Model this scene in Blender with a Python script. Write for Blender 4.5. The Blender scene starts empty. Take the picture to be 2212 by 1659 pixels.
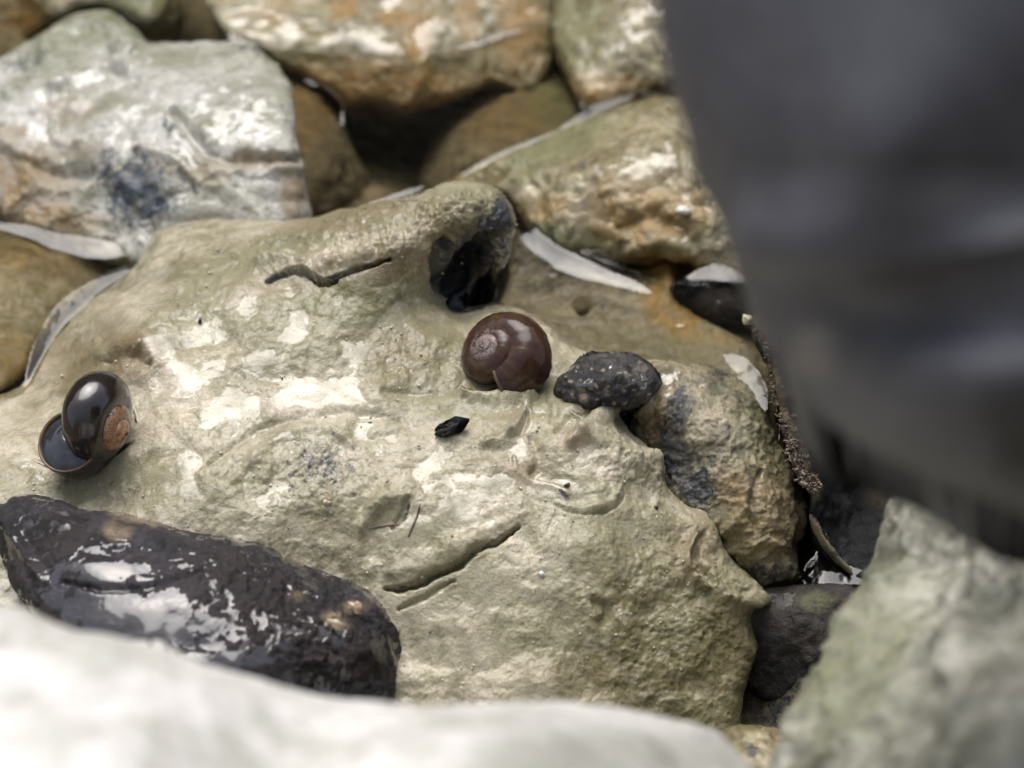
import bpy, math, random
import numpy as np
from mathutils import Vector, Matrix

SC = bpy.context.scene
COL = SC.collection
CM = 0.01
PHI = math.radians(40.0)
DIST = 85.0
LENS = 100.0

# ------------------------------------------------------------------ camera
CAM = np.array([0.0, -DIST * math.cos(PHI), DIST * math.sin(PHI)])
FWD = np.array([0.0, math.cos(PHI), -math.sin(PHI)])
UPV = np.array([0.0, math.sin(PHI), math.cos(PHI)])
RGT = np.array([1.0, 0.0, 0.0])
cd = bpy.data.cameras.new("camera")
cam = bpy.data.objects.new("camera", cd)
COL.objects.link(cam)
cd.lens = LENS
cd.sensor_width = 36.0
cd.clip_start = 0.01
cd.clip_end = 200.0
cam.location = Vector(CAM * CM)
cam.rotation_euler = (math.radians(90) - PHI, 0, 0)
cd.dof.use_dof = True
cd.dof.focus_distance = 0.842
cd.dof.aperture_fstop = 8.5
cd.dof.aperture_blades = 0
SC.camera = cam

# ------------------------------------------------------------------ sky, sun, exposure
SUN_EL = math.radians(63)
SUN_AZ = math.radians(-14)      # measured from straight ahead (+y), negative = left
w = bpy.data.worlds.new("World")
SC.world = w
w.use_nodes = True
nt = w.node_tree
nt.nodes.clear()
sky = nt.nodes.new("ShaderNodeTexSky")
sky.sky_type = 'NISHITA'
sky.sun_disc = False
sky.sun_elevation = SUN_EL
sky.sun_rotation = SUN_AZ
sky.dust_density = 5.0
sky.air_density = 1.0
hs = nt.nodes.new("ShaderNodeHueSaturation")
hs.inputs["Saturation"].default_value = 0.6
bg = nt.nodes.new("ShaderNodeBackground")
bg.inputs["Strength"].default_value = 0.15
wo = nt.nodes.new("ShaderNodeOutputWorld")
nt.links.new(sky.outputs[0], hs.inputs["Color"])
nt.links.new(hs.outputs[0], bg.inputs["Color"])
nt.links.new(bg.outputs[0], wo.inputs["Surface"])

sl = bpy.data.lights.new("sun", 'SUN')
sl.energy = 1.5
sl.angle = math.radians(50)
sl.color = (1.0, 0.988, 0.98)
so = bpy.data.objects.new("sun", sl)
COL.objects.link(so)
sd = Vector((math.sin(SUN_AZ) * math.cos(SUN_EL), math.cos(SUN_AZ) * math.cos(SUN_EL), math.sin(SUN_EL)))
so.rotation_euler = (-sd).to_track_quat('-Z', 'Y').to_euler()
so.location = sd * 3.0

SC.view_settings.view_transform = 'Standard'
SC.view_settings.look = 'None'
SC.view_settings.exposure = 0.5
SC.view_settings.gamma = 1.0
SC.view_settings.use_curve_mapping = False
SC.render.engine = 'CYCLES'
SC.cycles.max_bounces = 8
SC.cycles.transparent_max_bounces = 8
SC.cycles.use_denoising = True

# ------------------------------------------------------------------ numpy noise
_rs = np.random.RandomState(7)
_perm = np.tile(_rs.permutation(256), 3).astype(np.int32)
_g = _rs.normal(size=(256, 3))
_g /= np.linalg.norm(_g, axis=1)[:, None]


def perlin(P):
    Pi = np.floor(P).astype(np.int32)
    Pf = P - Pi
    U = Pf * Pf * Pf * (Pf * (Pf * 6 - 15) + 10)
    Pi &= 255
    out = 0
    for dx in (0, 1):
        wx = U[:, 0] if dx else 1 - U[:, 0]
        for dy in (0, 1):
            wy = U[:, 1] if dy else 1 - U[:, 1]
            for dz in (0, 1):
                wz = U[:, 2] if dz else 1 - U[:, 2]
                h = _perm[_perm[_perm[Pi[:, 0] + dx] + Pi[:, 1] + dy] + Pi[:, 2] + dz]
                g = _g[h & 255]
                out = out + wx * wy * wz * ((Pf[:, 0] - dx) * g[:, 0] + (Pf[:, 1] - dy) * g[:, 1] + (Pf[:, 2] - dz) * g[:, 2])
    return out * 1.6


def fbm(P, freq, octv=4, seed=0, rough=0.5, ridged=False):
    out = np.zeros(len(P))
    a, tot = 1.0, 0.0
    Q = P * freq + seed * 17.31
    for _ in range(octv):
        n = perlin(Q)
        if ridged:
            n = 1 - 2 * np.abs(n)
        out += a * n
        tot += a
        a *= rough
        Q = Q * 2.03 + 5.17
    return out / tot


def sstep(a, b, x):
    t = np.clip((x - a) / (b - a), 0, 1)
    return t * t * (3 - 2 * t)


# ------------------------------------------------------------------ picture plane -> place
def raydir(u, v):
    x = (np.asarray(u, float) - 1106) / 2212 * 36.0 / LENS
    y = -(np.asarray(v, float) - 829.5) / 2212 * 36.0 / LENS
    return FWD + np.multiply.outer(x, RGT) + np.multiply.outer(y, UPV)


def at_z(u, v, z):
    d = raydir(u, v)
    s = (z - CAM[2]) / d[..., 2]
    return CAM + d * s[..., None] if np.ndim(s) else CAM + d * s


def at_d(u, v, dep):
    return CAM + raydir(u, v) * (np.asarray(dep)[..., None] if np.ndim(dep) else dep)


def catmull(pts, n=6, closed=True):
    pts = np.array(pts, float)
    N = len(pts)
    out = []
    rng = range(N) if closed else range(N - 1)
    for i in rng:
        if closed:
            p0, p1, p2, p3 = pts[i - 1], pts[i], pts[(i + 1) % N], pts[(i + 2) % N]
        else:
            p0, p1, p2, p3 = pts[max(i - 1, 0)], pts[i], pts[i + 1], pts[min(i + 2, N - 1)]
        for k in range(n):
            t = k / n
            out.append(0.5 * ((2 * p1) + (-p0 + p2) * t + (2 * p0 - 5 * p1 + 4 * p2 - p3) * t * t + (-p0 + 3 * p1 - 3 * p2 + p3) * t ** 3))
    if not closed:
        out.append(pts[-1])
    return np.array(out)


def seg_dist(Q, A, B):
    """distance from points Q (n,2) to segments A-B (m,2): nearest distance, nearest point, segment index, t"""
    best = np.full(len(Q), 1e9)
    npt = np.zeros((len(Q), 2))
    idx = np.zeros(len(Q), int)
    tt = np.zeros(len(Q))
    for i in range(len(A)):
        ab = B[i] - A[i]
        l2 = ab @ ab + 1e-9
        t = np.clip(((Q - A[i]) @ ab) / l2, 0, 1)
        c = A[i] + t[:, None] * ab
        d = np.hypot(Q[:, 0] - c[:, 0], Q[:, 1] - c[:, 1])
        m = d < best
        best[m] = d[m]
        npt[m] = c[m]
        idx[m] = i
        tt[m] = t[m]
    return best, npt, idx, tt


def inside(Q, poly):
    r = np.zeros(len(Q), bool)
    x, y = Q[:, 0], Q[:, 1]
    N = len(poly)
    for i in range(N):
        x1, y1 = poly[i - 1]
        x2, y2 = poly[i]
        c = ((y1 > y) != (y2 > y))
        if c.any():
            xx = (x2 - x1) * (y - y1) / (y2 - y1 + 1e-12) + x1
            r ^= (c & (x < xx))
    return r


class TPS:
    def __init__(s, pts, lam=0.0):
        pts = np.array(pts, float)
        s.c = pts[:, :2] / 500.0
        z = pts[:, 2]
        n = len(pts)
        K = s.k(np.linalg.norm(s.c[:, None] - s.c[None], axis=2)) + lam * np.eye(n)
        Pm = np.hstack([np.ones((n, 1)), s.c])
        A = np.zeros((n + 3, n + 3))
        A[:n, :n] = K
        A[:n, n:] = Pm
        A[n:, :n] = Pm.T
        s.w = np.linalg.solve(A, np.concatenate([z, np.zeros(3)]))

    @staticmethod
    def k(r):
        return np.where(r > 1e-9, r * r * np.log(r + 1e-12), 0)

    def __call__(s, Q):
        q = Q / 500.0
        out = s.w[-3] + q @ s.w[-2:]
        for i in range(len(s.c)):
            out = out + s.w[i] * s.k(np.hypot(q[:, 0] - s.c[i, 0], q[:, 1] - s.c[i, 1]))
        return out


def stroke_d(Q, pts, smooth=5):
    L = catmull(pts, smooth, False)
    lo, hi = L.min(0) - 120, L.max(0) + 120
    m = (Q[:, 0] > lo[0]) & (Q[:, 0] < hi[0]) & (Q[:, 1] > lo[1]) & (Q[:, 1] < hi[1])
    d = np.full(len(Q), 1e3)
    t = np.zeros(len(Q))
    if m.any():
        dd, _, ii, tt = seg_dist(Q[m], L[:-1], L[1:])
        d[m] = dd
        t[m] = (ii + tt) / (len(L) - 1)
    return d, t


# ------------------------------------------------------------------ mesh helpers
def new_mesh(name, V, F, mat=None, attrs=None, smooth=True, origin=None, parent=None, loc_base=True):
    """V in cm (world), F: (n,4) or list of index tuples"""
    V = np.asarray(V, float) * CM
    if origin is None:
        c = (V.min(0) + V.max(0)) / 2
        origin = np.array([c[0], c[1], V[:, 2].min()])
    else:
        origin = np.asarray(origin, float) * CM
    Vl = V - origin
    me = bpy.data.meshes.new(name)
    if isinstance(F, np.ndarray):
        nf, k = F.shape
        me.vertices.add(len(Vl))
        me.vertices.foreach_set("co", Vl.astype(np.float32).ravel())
        me.loops.add(nf * k)
        me.loops.foreach_set("vertex_index", F.astype(np.int32).ravel())
        me.polygons.add(nf)
        me.polygons.foreach_set("loop_start", np.arange(0, nf * k, k, dtype=np.int32))
        me.update(calc_edges=True)
    else:
        me.from_pydata([tuple(p) for p in Vl], [], [tuple(int(i) for i in f) for f in F])
    me.validate()
    if smooth:
        me.polygons.foreach_set("use_smooth", [True] * len(me.polygons))
    if attrs:
        for k, a in attrs.items():
            a = np.asarray(a, np.float32)
            if a.ndim == 2:
                at = me.attributes.new(k, 'FLOAT_COLOR', 'POINT')
                at.data.foreach_set("color", a.ravel())
            else:
                at = me.attributes.new(k, 'FLOAT', 'POINT')
                at.data.foreach_set("value", a.ravel())
    ob = bpy.data.objects.new(name, me)
    COL.objects.link(ob)
    if parent is not None:
        ob.parent = parent
        ob.location = Vector(origin) - parent.matrix_world.translation if not parent.rotation_euler.x else Vector(origin)
        ob.location = Vector(origin) - parent.location
    else:
        ob.location = Vector(origin)
    if mat:
        me.materials.append(mat)
    return ob


def tag(o, label=None, cat=None, group=None, kind=None):
    if label: o["label"] = label
    if cat: o["category"] = cat
    if group: o["group"] = group
    if kind: o["kind"] = kind
    return o


def vnormals(V, F):
    a, b, c, d = V[F[:, 0]], V[F[:, 1]], V[F[:, 2]], V[F[:, 3]]
    n = np.cross(c - a, d - b)
    N = np.zeros_like(V)
    for k in range(4):
        for ax in range(3):
            N[:, ax] += np.bincount(F[:, k], n[:, ax], len(V))
    N /= np.linalg.norm(N, axis=1)[:, None] + 1e-12
    return N


class Sampler:
    """depth lookup over the picture plane for things that must sit on a stone"""
    def __init__(s, Q, dep, g):
        s.g = g
        s.lo = Q.min(0)
        sz = ((Q.max(0) - s.lo) / g + 2).astype(int)
        s.a = np.full((sz[0] + 2, sz[1] + 2), np.nan)
        ij = np.round((Q - s.lo) / g).astype(int)
        s.a[ij[:, 0], ij[:, 1]] = dep

    def __call__(s, u, v):
        i = np.clip(np.round((np.asarray(u) - s.lo[0]) / s.g).astype(int), 0, s.a.shape[0] - 1)
        j = np.clip(np.round((np.asarray(v) - s.lo[1]) / s.g).astype(int), 0, s.a.shape[1] - 1)
        return s.a[i, j]


def rock(name, outline, zpts, mat, g=4.0, R=45, back=0.8, skirt=(2.0, 4.0), drop=-9.5, shrink=0.75,
         noise=(), strokes=(), paint=None, depth_mode=False, jitter=2.0, seed=0, roundmap=None, parent=None,
         attrs_fn=None, ret_sampler=False, smooth_outline=5, warp=0.0, foot=None, rim_h=.35, rim_w=14):
    """A solid stone. The camera-facing skin is laid over the outline (picture coordinates) at heights or depths
    interpolated from zpts; its rim is rolled over and the stone is closed behind and down to 'drop'."""
    O = catmull([p[:2] for p in outline], smooth_outline, True)
    if jitter:
        s3 = np.c_[O / 30.0, np.full(len(O), seed * 3.7)]
        O = O + jitter * np.c_[fbm(s3, 1.0, 3, seed), fbm(s3, 1.0, 3, seed + 9)] * 2
    A, B = np.roll(O, 1, 0), O
    lo, hi = O.min(0), O.max(0)
    nu, nv = int((hi[0] - lo[0]) / g) + 3, int((hi[1] - lo[1]) / g) + 3
    U, Vv = np.meshgrid(lo[0] - g + np.arange(nu) * g, lo[1] - g + np.arange(nv) * g, indexing='ij')
    Q = np.c_[U.ravel(), Vv.ravel()]
    ins = inside(Q, O)
    # distances are needed only near the rim
    d, npt, idx, tt = seg_dist(Q, A, B)
    keep = ins | (d < g * 0.71)
    snap = (~ins) | (d < g * 0.3)
    Q2 = Q.copy()
    Q2[snap & keep] = npt[snap & keep]
    dd = np.where(snap, 0.0, d)
    gid = np.arange(nu * nv).reshape(nu, nv)
    c4 = np.stack([gid[:-1, :-1], gid[1:, :-1], gid[1:, 1:], gid[:-1, 1:]], -1).reshape(-1, 4)
    kk = keep[c4].all(1) & (ins[c4].any(1))
    F = c4[kk]
    used = np.unique(F)
    remap = np.full(nu * nv, -1)
    remap[used] = np.arange(len(used))
    F = remap[F]
    F = F[:, ::-1].copy()
    Qg = Q[used]
    Q = Q2[used]
    dd = dd[used]
    f = TPS(zpts)
    H = f(Q)
    rd = raydir(Q[:, 0], Q[:, 1])
    if depth_mode:
        dep = H
    else:
        dep = (H - CAM[2]) / rd[:, 2]
    t = np.clip(dd / R, 0, 1)
    rm = 1.0
    if roundmap is not None:
        rm = np.clip(roundmap(Q), 0, 2)
    dep = dep + back * rm * (1 - np.sqrt(np.clip(1 - (1 - t) ** 2, 0, 1)))
    P = CAM + rd * dep[:, None]
    # make sure faces look at the camera
    N = vnormals(P, F)
    if np.mean(np.sum(N * (CAM - P), 1)) < 0:
        F = F[:, ::-1].copy()
        N = -N
    env = sstep(0, rim_w, dd)
    h = np.zeros(len(P))
    hd = np.zeros(len(P))
    if warp:
        Pw = P + warp * np.c_[fbm(P, .5, 2, seed + 31), fbm(P, .5, 2, seed + 32), fbm(P, .5, 2, seed + 33)]
    else:
        Pw = P
    for spec in noise:
        kind, freq, amp, oc = spec[:4]
        m = 1.0
        if len(spec) > 4 and spec[4] is not None:
            m = spec[4](Q, P)
        if kind == 'f' and freq < .7:
            h += m * amp * fbm(Pw, freq, oc, seed)
        elif kind == 'f':
            hd += m * amp * fbm(Pw, freq, oc, seed)
        elif kind == 'r':
            hd += m * amp * (fbm(Pw, freq, oc, seed + 3, .5, True) - .4)
        elif kind == 'l':     # lumps
            n = fbm(Pw, freq, oc, seed + 5)
            hd += m * amp * np.sqrt(np.clip(n, 0, 1) + 0.0)
        elif kind == 'p':     # pits
            n = fbm(Pw, freq, oc, seed + 6)
            hd -= m * amp * sstep(.25, .55, n)
    mk0 = paint(Q, P, h) if paint is not None else np.zeros((len(P), 4))
    # water film: fills the low spots of the fine relief and levels them
    sg = hd.std() + 1e-6
    mu = hd.mean()
    lvl = -2.1 + 3.2 * mk0[:, 3] + .9 * fbm(P, .55, 3, seed + 61)
    diff = lvl - (hd - mu) / sg + 1.1 * fbm(P, 1.8, 6, seed + 71, .8) + .8 * fbm(P, 6.0, 3, seed + 73, .6)
    hd = np.where(diff > 0, mu + sg * lvl, hd)
    hd = np.where(np.abs(diff) < .25, hd + sg * .25 * (1 - np.abs(diff) / .25) ** 2 * .5, hd)
    mk0[:, 3] = sstep(-.12, .12, diff)
    h = (h + hd) * (rim_h + (1 - rim_h) * env)
    Qw = Q + 7.0 * np.c_[fbm(P, 1.3, 3, seed + 41), fbm(P, 1.3, 3, seed + 42)] + 4.0 * np.c_[fbm(P, 5, 3, seed + 43), fbm(P, 5, 3, seed + 44)]
    for st in strokes:
        pts, width, amp = st[:3]
        mode = st[3] if len(st) > 3 else 'v'
        ds, ts = stroke_d(Qw, pts)
        wv = width * (0.35 + 0.65 * np.sin(np.clip(ts, 0.03, .97) * math.pi) ** .6)
        x = ds / wv
        if mode == 'v':
            h += amp * np.exp(-x * x * 1.6)
        elif mode == 'flat':
            h += amp * (1 - sstep(.6, 1.15, x))
    if rim_w > 20:
        h *= env
    P = P + N * h[:, None]
    dep2 = (P - CAM) @ FWD
    nV = len(P)
    # rim
    e = np.concatenate([F[:, [0, 1]], F[:, [1, 2]], F[:, [2, 3]], F[:, [3, 0]]])
    key = np.sort(e, 1)
    kk = key[:, 0].astype(np.int64) * nV + key[:, 1]
    un, inv, cnt = np.unique(kk, return_inverse=True, return_counts=True)
    be = e[cnt[inv] == 1]
    bv = np.unique(be)
    loc = np.full(nV, -1)
    loc[bv] = np.arange(len(bv))
    cen = P[bv].mean(0)
    rings = []
    rim = P[bv]
    rdir = rim - CAM
    rdir /= np.linalg.norm(rdir, axis=1)[:, None]
    r1 = rim + rdir * skirt[0] * .5
    r1 = r1 + (cen - r1) * .02
    r2 = rim + rdir * skirt[0] * 1.0 + np.array([0, 0, -.4 * skirt[0]])
    r2 = r2 + (cen - r2) * .06
    r3 = rim + rdir * skirt[1] * .8
    r3[:, 2] = np.minimum(r3[:, 2], rim[:, 2] - skirt[1] * .5) if drop is not None else r3[:, 2]
    r3[:, :2] += (cen[:2] - r3[:, :2]) * (1 - shrink) * .6
    r4 = r3.copy()
    if drop is not None:
        r4[:, 2] = drop
    else:
        r4 = r4 + rdir * skirt[1] * .3
    r4[:, :2] += (cen[:2] - r4[:, :2]) * (1 - shrink)
    if foot is not None:      # leans back and comes down to the ground at 'foot' (x, y in cm)
        fx = np.array([foot[0], foot[1], 0.0])
        r3 = rim + rdir * skirt[1]
        tgt = fx + (r3 - cen - rdir * skirt[1]) * .35
        r3 = r3 + (np.c_[tgt[:, :2], r3[:, 2]] - r3) * .35
        r4 = np.c_[tgt[:, :2], np.full(len(r3), -9.0)]
    cap = r4.mean(0)[None]
    VV = [P, r1, r2, r3, r4, cap]
    FF = [F]
    prev = be
    offs = nV
    nb = len(bv)
    lb = loc[be]
    for k in range(4):
        cur = lb + offs
        FF.append(np.c_[prev[:, 1], prev[:, 0], cur[:, 0], cur[:, 1]])
        prev = cur
        offs += nb
    capi = offs
    VV = np.concatenate(VV)
    for k in range(1, 5):   # uneven flanks
        a, b = nV + (k - 1) * nb, nV + k * nb
        q = VV[a:b]
        VV[a:b] += .25 * min(k, 2) * np.c_[fbm(q, .4, 2, seed + k), fbm(q, .4, 2, seed + k + 50), fbm(q, .4, 2, seed + k + 90)]
    quads = np.concatenate(FF)
    mk = np.zeros((len(VV), 4), np.float32)
    if paint is not None:
        mk[:nV] = mk0
        for k in range(4):
            mk[nV + k * nb: nV + (k + 1) * nb] = mk[bv]
    # cap as degenerate-free quads: join pairs through the centre with triangles kept as separate faces
    me_faces_tri = np.c_[prev[:, 1], prev[:, 0], np.full(len(prev), capi)]
    ob = new_mesh_mixed(name, VV, quads, me_faces_tri, mat, {"mask": mk}, parent)
    if ret_sampler:
        return ob, Sampler(Qg, dep2, g)
    return ob


def new_mesh_mixed(name, V, quads, tris, mat, attrs, parent=None):
    V = np.asarray(V, float) * CM
    c = (V.min(0) + V.max(0)) / 2
    origin = np.array([c[0], c[1], V[:, 2].min()])
    Vl = V - origin
    me = bpy.data.meshes.new(name)
    me.vertices.add(len(Vl))
    me.vertices.foreach_set("co", Vl.astype(np.float32).ravel())
    nl = quads.size + tris.size
    me.loops.add(nl)
    me.loops.foreach_set("vertex_index", np.concatenate([quads.ravel(), tris.ravel()]).astype(np.int32))
    me.polygons.add(len(quads) + len(tris))
    ls = np.concatenate([np.arange(len(quads)) * 4, quads.size + np.arange(len(tris)) * 3])
    me.polygons.foreach_set("loop_start", ls.astype(np.int32))
    me.update(calc_edges=True)
    me.validate()
    me.polygons.foreach_set("use_smooth", [True] * len(me.polygons))
    for k, a in attrs.items():
        at = me.attributes.new(k, 'FLOAT_COLOR', 'POINT')
        at.data.foreach_set("color", np.asarray(a, np.float32).ravel())
    ob = bpy.data.objects.new(name, me)
    COL.objects.link(ob)
    if parent is not None:
        ob.parent = parent
        ob.location = Vector(origin) - parent.location
    else:
        ob.location = Vector(origin)
    me.materials.append(mat)
    return ob


def blob(Q, P, u, v, ru, rv, rot=0.0, soft=.35, wob=.45, seed=0, fr=1.2):
    c, s = math.cos(math.radians(rot)), math.sin(math.radians(rot))
    x, y = Q[:, 0] - u, Q[:, 1] - v
    a, b = (c * x + s * y) / ru, (-s * x + c * y) / rv
    m = (np.abs(a) < 2.2) & (np.abs(b) < 2.2)
    out = np.zeros(len(Q))
    if m.any():
        r = np.hypot(a[m], b[m]) + wob * fbm(P[m], fr, 4, seed + 11, .6)
        out[m] = 1 - sstep(1 - soft, 1 + soft, r)
    return out


# ------------------------------------------------------------------ materials
def nodes_of(name):
    m = bpy.data.materials.new(name)
    m.use_nodes = True
    n = m.node_tree
    n.nodes.clear()
    return m, n


def N_(n, t, **kw):
    x = n.nodes.new(t)
    for k, v in kw.items():
        setattr(x, k, v)
    return x


def ramp(n, stops, src):
    r = n.nodes.new("ShaderNodeValToRGB")
    els = r.color_ramp.elements
    while len(els) > 1:
        els.remove(els[0])
    els[0].position = stops[0][0]
    c = stops[0][1]
    els[0].color = (*c, 1) if isinstance(c, tuple) else (c, c, c, 1)
    for p, c in stops[1:]:
        e = els.new(p)
        e.color = (*c, 1) if isinstance(c, tuple) else (c, c, c, 1)
    n.links.new(src, r.inputs[0])
    return r.outputs[0]


def noise_n(n, vec, scale, detail=4, rough=.55, dist=0.0):
    t = n.nodes.new("ShaderNodeTexNoise")
    t.inputs["Scale"].default_value = scale
    t.inputs["Detail"].default_value = detail
    t.inputs["Roughness"].default_value = rough
    t.inputs["Distortion"].default_value = dist
    n.links.new(vec, t.inputs["Vector"])
    return t.outputs["Fac"]


def math_n(n, op, a, b=None, clamp=False):
    t = n.nodes.new("ShaderNodeMath")
    t.operation = op
    t.use_clamp = clamp
    for i, x in enumerate((a, b)):
        if x is None:
            continue
        if isinstance(x, (int, float)):
            t.inputs[i].default_value = x
        else:
            n.links.new(x, t.inputs[i])
    return t.outputs[0]


def mixc(n, fac, a, b, mode='MIX'):
    t = n.nodes.new("ShaderNodeMix")
    t.data_type = 'RGBA'
    t.blend_type = mode
    if isinstance(fac, (int, float)):
        t.inputs[0].default_value = fac
    else:
        n.links.new(fac, t.inputs[0])
    for i, x in ((6, a), (7, b)):
        if isinstance(x, tuple):
            t.inputs[i].default_value = (*x, 1)
        else:
            n.links.new(x, t.inputs[i])
    return t.outputs[2]


def cm_coords(n):
    tc = n.nodes.new("ShaderNodeTexCoord")
    mp = n.nodes.new("ShaderNodeMapping")
    mp.inputs["Scale"].default_value = (100, 100, 100)
    n.links.new(tc.outputs["Object"], mp.inputs["Vector"])
    return mp.outputs[0]


def rock_mat(name, light, mid, deep, flint=(.018, .021, .027), ochre=(.22, .12, .03), green=(.16, .17, .07),
             coat=1.0, ior=1.75, film_r=.05, dry_r=.17, bump=.5, bscale=6.0, base_rough=.55, speck=.5, spec=.35, wet_noise=.5,
             film_bump=.03, big=.35, coat_dry=.55, cb=.6):
    m, n = nodes_of(name)
    co = cm_coords(n)
    L = n.links.new
    at = N_(n, "ShaderNodeAttribute", attribute_name="mask")
    sep = N_(n, "ShaderNodeSeparateColor")
    L(at.outputs["Color"], sep.inputs[0])
    n1 = noise_n(n, co, big, 6, .62, .4)
    n2 = noise_n(n, co, 2.3, 6, .6, .6)
    n3 = noise_n(n, co, 14, 4, .6)
    mixn = math_n(n, 'ADD', math_n(n, 'MULTIPLY', n1, .6), math_n(n, 'MULTIPLY', n2, .4))
    col = ramp(n, [(.40, deep), (.49, mid), (.58, light)], mixn)
    # algae
    gm = math_n(n, 'MULTIPLY', sep.outputs[2], ramp(n, [(.38, .35), (.54, 1.0)], n2))
    col = mixc(n, gm, col, green)
    om = math_n(n, 'MULTIPLY', sep.outputs[1], ramp(n, [(.3, .35), (.6, 1.0)], n2))
    col = mixc(n, om, col, ochre)
    # bare flint showing through, also crack lines and shade painted in bed holes: the mask threshold is broken up by noise
    nf = noise_n(n, co, 4.5, 8, .68, .1)
    fm = math_n(n, 'SUBTRACT', math_n(n, 'ADD', sep.outputs[0], math_n(n, 'MULTIPLY', nf, 2.2)), 1.62)
    fm = ramp(n, [(.0, 0.0), (.38, 1.0)], fm)
    fcol = mixc(n, ramp(n, [(.4, 0.0), (.65, 1.0)], n3), flint, tuple(min(1, c * 2.4 + .012) for c in flint))
    col = mixc(n, fm, col, fcol)
    # grains
    sp = noise_n(n, co, 22, 3, .5)
    col = mixc(n, math_n(n, 'MULTIPLY', ramp(n, [(.61, 0.0), (.67, 1.0)], sp), speck), col, (.06, .055, .04))
    sp2 = noise_n(n, co, 17, 2, .5)
    col = mixc(n, math_n(n, 'MULTIPLY', ramp(n, [(.62, 0.0), (.68, 1.0)], sp2), speck * .35), col, tuple(min(.75, c * 1.3) for c in light))
    vary = ramp(n, [(.3, .86), (.7, 1.1)], n3)
    n4 = noise_n(n, co, .9, 5, .62, .8)
    col = mixc(n, math_n(n, 'MULTIPLY', ramp(n, [(.50, 0.0), (.62, 1.0)], n4), .45), col, deep)
    col = mixc(n, 1.0, col, vary, 'MULTIPLY')
    # relief
    nb = noise_n(n, co, bscale, 8, .65, .2)
    b1 = N_(n, "ShaderNodeBump")
    b1.inputs["Distance"].default_value = .0012
    b1.inputs["Strength"].default_value = bump
    L(nb, b1.inputs["Height"])
    filmn = noise_n(n, co, 7, 4, .6, .3)
    film = math_n(n, 'ADD', at.outputs["Alpha"], math_n(n, 'MULTIPLY', math_n(n, 'SUBTRACT', filmn, .5), wet_noise), True)
    film = ramp(n, [(.42, 0.0), (.52, 1.0)], film)
    b2 = N_(n, "ShaderNodeBump")
    b2.inputs["Distance"].default_value = .0012
    L(nb, b2.inputs["Height"])
    fs = math_n(n, 'ADD', math_n(n, 'MULTIPLY', math_n(n, 'SUBTRACT', 1.0, film), bump * cb), film_bump)
    L(fs, b2.inputs["Strength"])
    p = N_(n, "ShaderNodeBsdfPrincipled")
    L(col, p.inputs["Base Color"])
    p.inputs["Roughness"].default_value = base_rough
    p.inputs["Specular IOR Level"].default_value = spec
    cr = math_n(n, 'ADD', math_n(n, 'MULTIPLY', math_n(n, 'SUBTRACT', 1.0, film), dry_r), film_r)
    L(math_n(n, 'MULTIPLY', math_n(n, 'ADD', math_n(n, 'MULTIPLY', film, 1 - coat_dry), coat_dry), coat), p.inputs["Coat Weight"])
    p.inputs["Coat IOR"].default_value = ior
    L(cr, p.inputs["Coat Roughness"])
    L(b1.outputs[0], p.inputs["Normal"])
    L(b2.outputs[0], p.inputs["Coat Normal"])
    o = N_(n, "ShaderNodeOutputMaterial")
    L(p.outputs[0], o.inputs[0])
    return m


def water_mat():
    m, n = nodes_of("clear_water")
    L = n.links.new
    co = cm_coords(n)
    nb = noise_n(n, co, .7, 2, .5)
    b = N_(n, "ShaderNodeBump")
    b.inputs["Distance"].default_value = .001
    b.inputs["Strength"].default_value = .06
    L(nb, b.inputs["Height"])
    fr = N_(n, "ShaderNodeFresnel")
    fr.inputs["IOR"].default_value = 1.54
    L(b.outputs[0], fr.inputs["Normal"])
    tr = N_(n, "ShaderNodeBsdfTransparent")
    tr.inputs[0].default_value = (.88, .86, .80, 1)
    gl = N_(n, "ShaderNodeBsdfGlossy")
    gl.inputs["Roughness"].default_value = .02
    L(b.outputs[0], gl.inputs["Normal"])
    mx = N_(n, "ShaderNodeMixShader")
    L(fr.outputs[0], mx.inputs[0])
    L(tr.outputs[0], mx.inputs[1])
    L(gl.outputs[0], mx.inputs[2])
    o = N_(n, "ShaderNodeOutputMaterial")
    L(mx.outputs[0], o.inputs[0])
    return m


MUD = rock_mat("wet_mud_over_flint", (.53, .47, .355), (.365, .33, .22), (.20, .178, .10), ochre=(.16, .10, .035), green=(.168, .163, .072), ior=1.5, bump=.6, coat_dry=.55, dry_r=.13, film_r=.04, cb=.28, film_bump=.06, bscale=8)
MUD2 = rock_mat("ochre_mud", (.36, .31, .205), (.225, .195, .12), (.11, .10, .06), bump=.6, dry_r=.2, flint=(.014, .015, .018), ior=1.55, coat_dry=.45, big=.6, bscale=10)
LEDGE = rock_mat("silty_ledge", (.36, .32, .23), (.25, .22, .145), (.13, .115, .075), ochre=(.40, .25, .06), green=(.20, .19, .09), bump=.9)
GREYR = rock_mat("grey_chalk_stone", (.58, .565, .52), (.44, .43, .37), (.25, .24, .17), flint=(.026, .034, .046), ochre=(.24, .15, .05), green=(.17, .18, .09), bump=.7, ior=1.5)
OLIVE = rock_mat("olive_stone", (.45, .395, .26), (.265, .225, .115), (.11, .088, .036), ochre=(.28, .15, .02), bump=.7, ior=1.55)
SUBM = rock_mat("submerged_stone", (.27, .225, .13), (.18, .15, .085), (.08, .07, .04), ochre=(.26, .15, .04), coat=.0, bump=1.0, base_rough=.8)
DARKR = rock_mat("dark_flint", (.050, .045, .050), (.027, .025, .029), (.014, .013, .014), flint=(.01, .01, .012), ochre=(.38, .30, .19), green=(.032, .022, .02),
                 ior=1.62, bump=1.0, film_bump=.02, dry_r=.25, film_r=.05, speck=.35, wet_noise=.6, coat_dry=.08, spec=.15)
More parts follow.
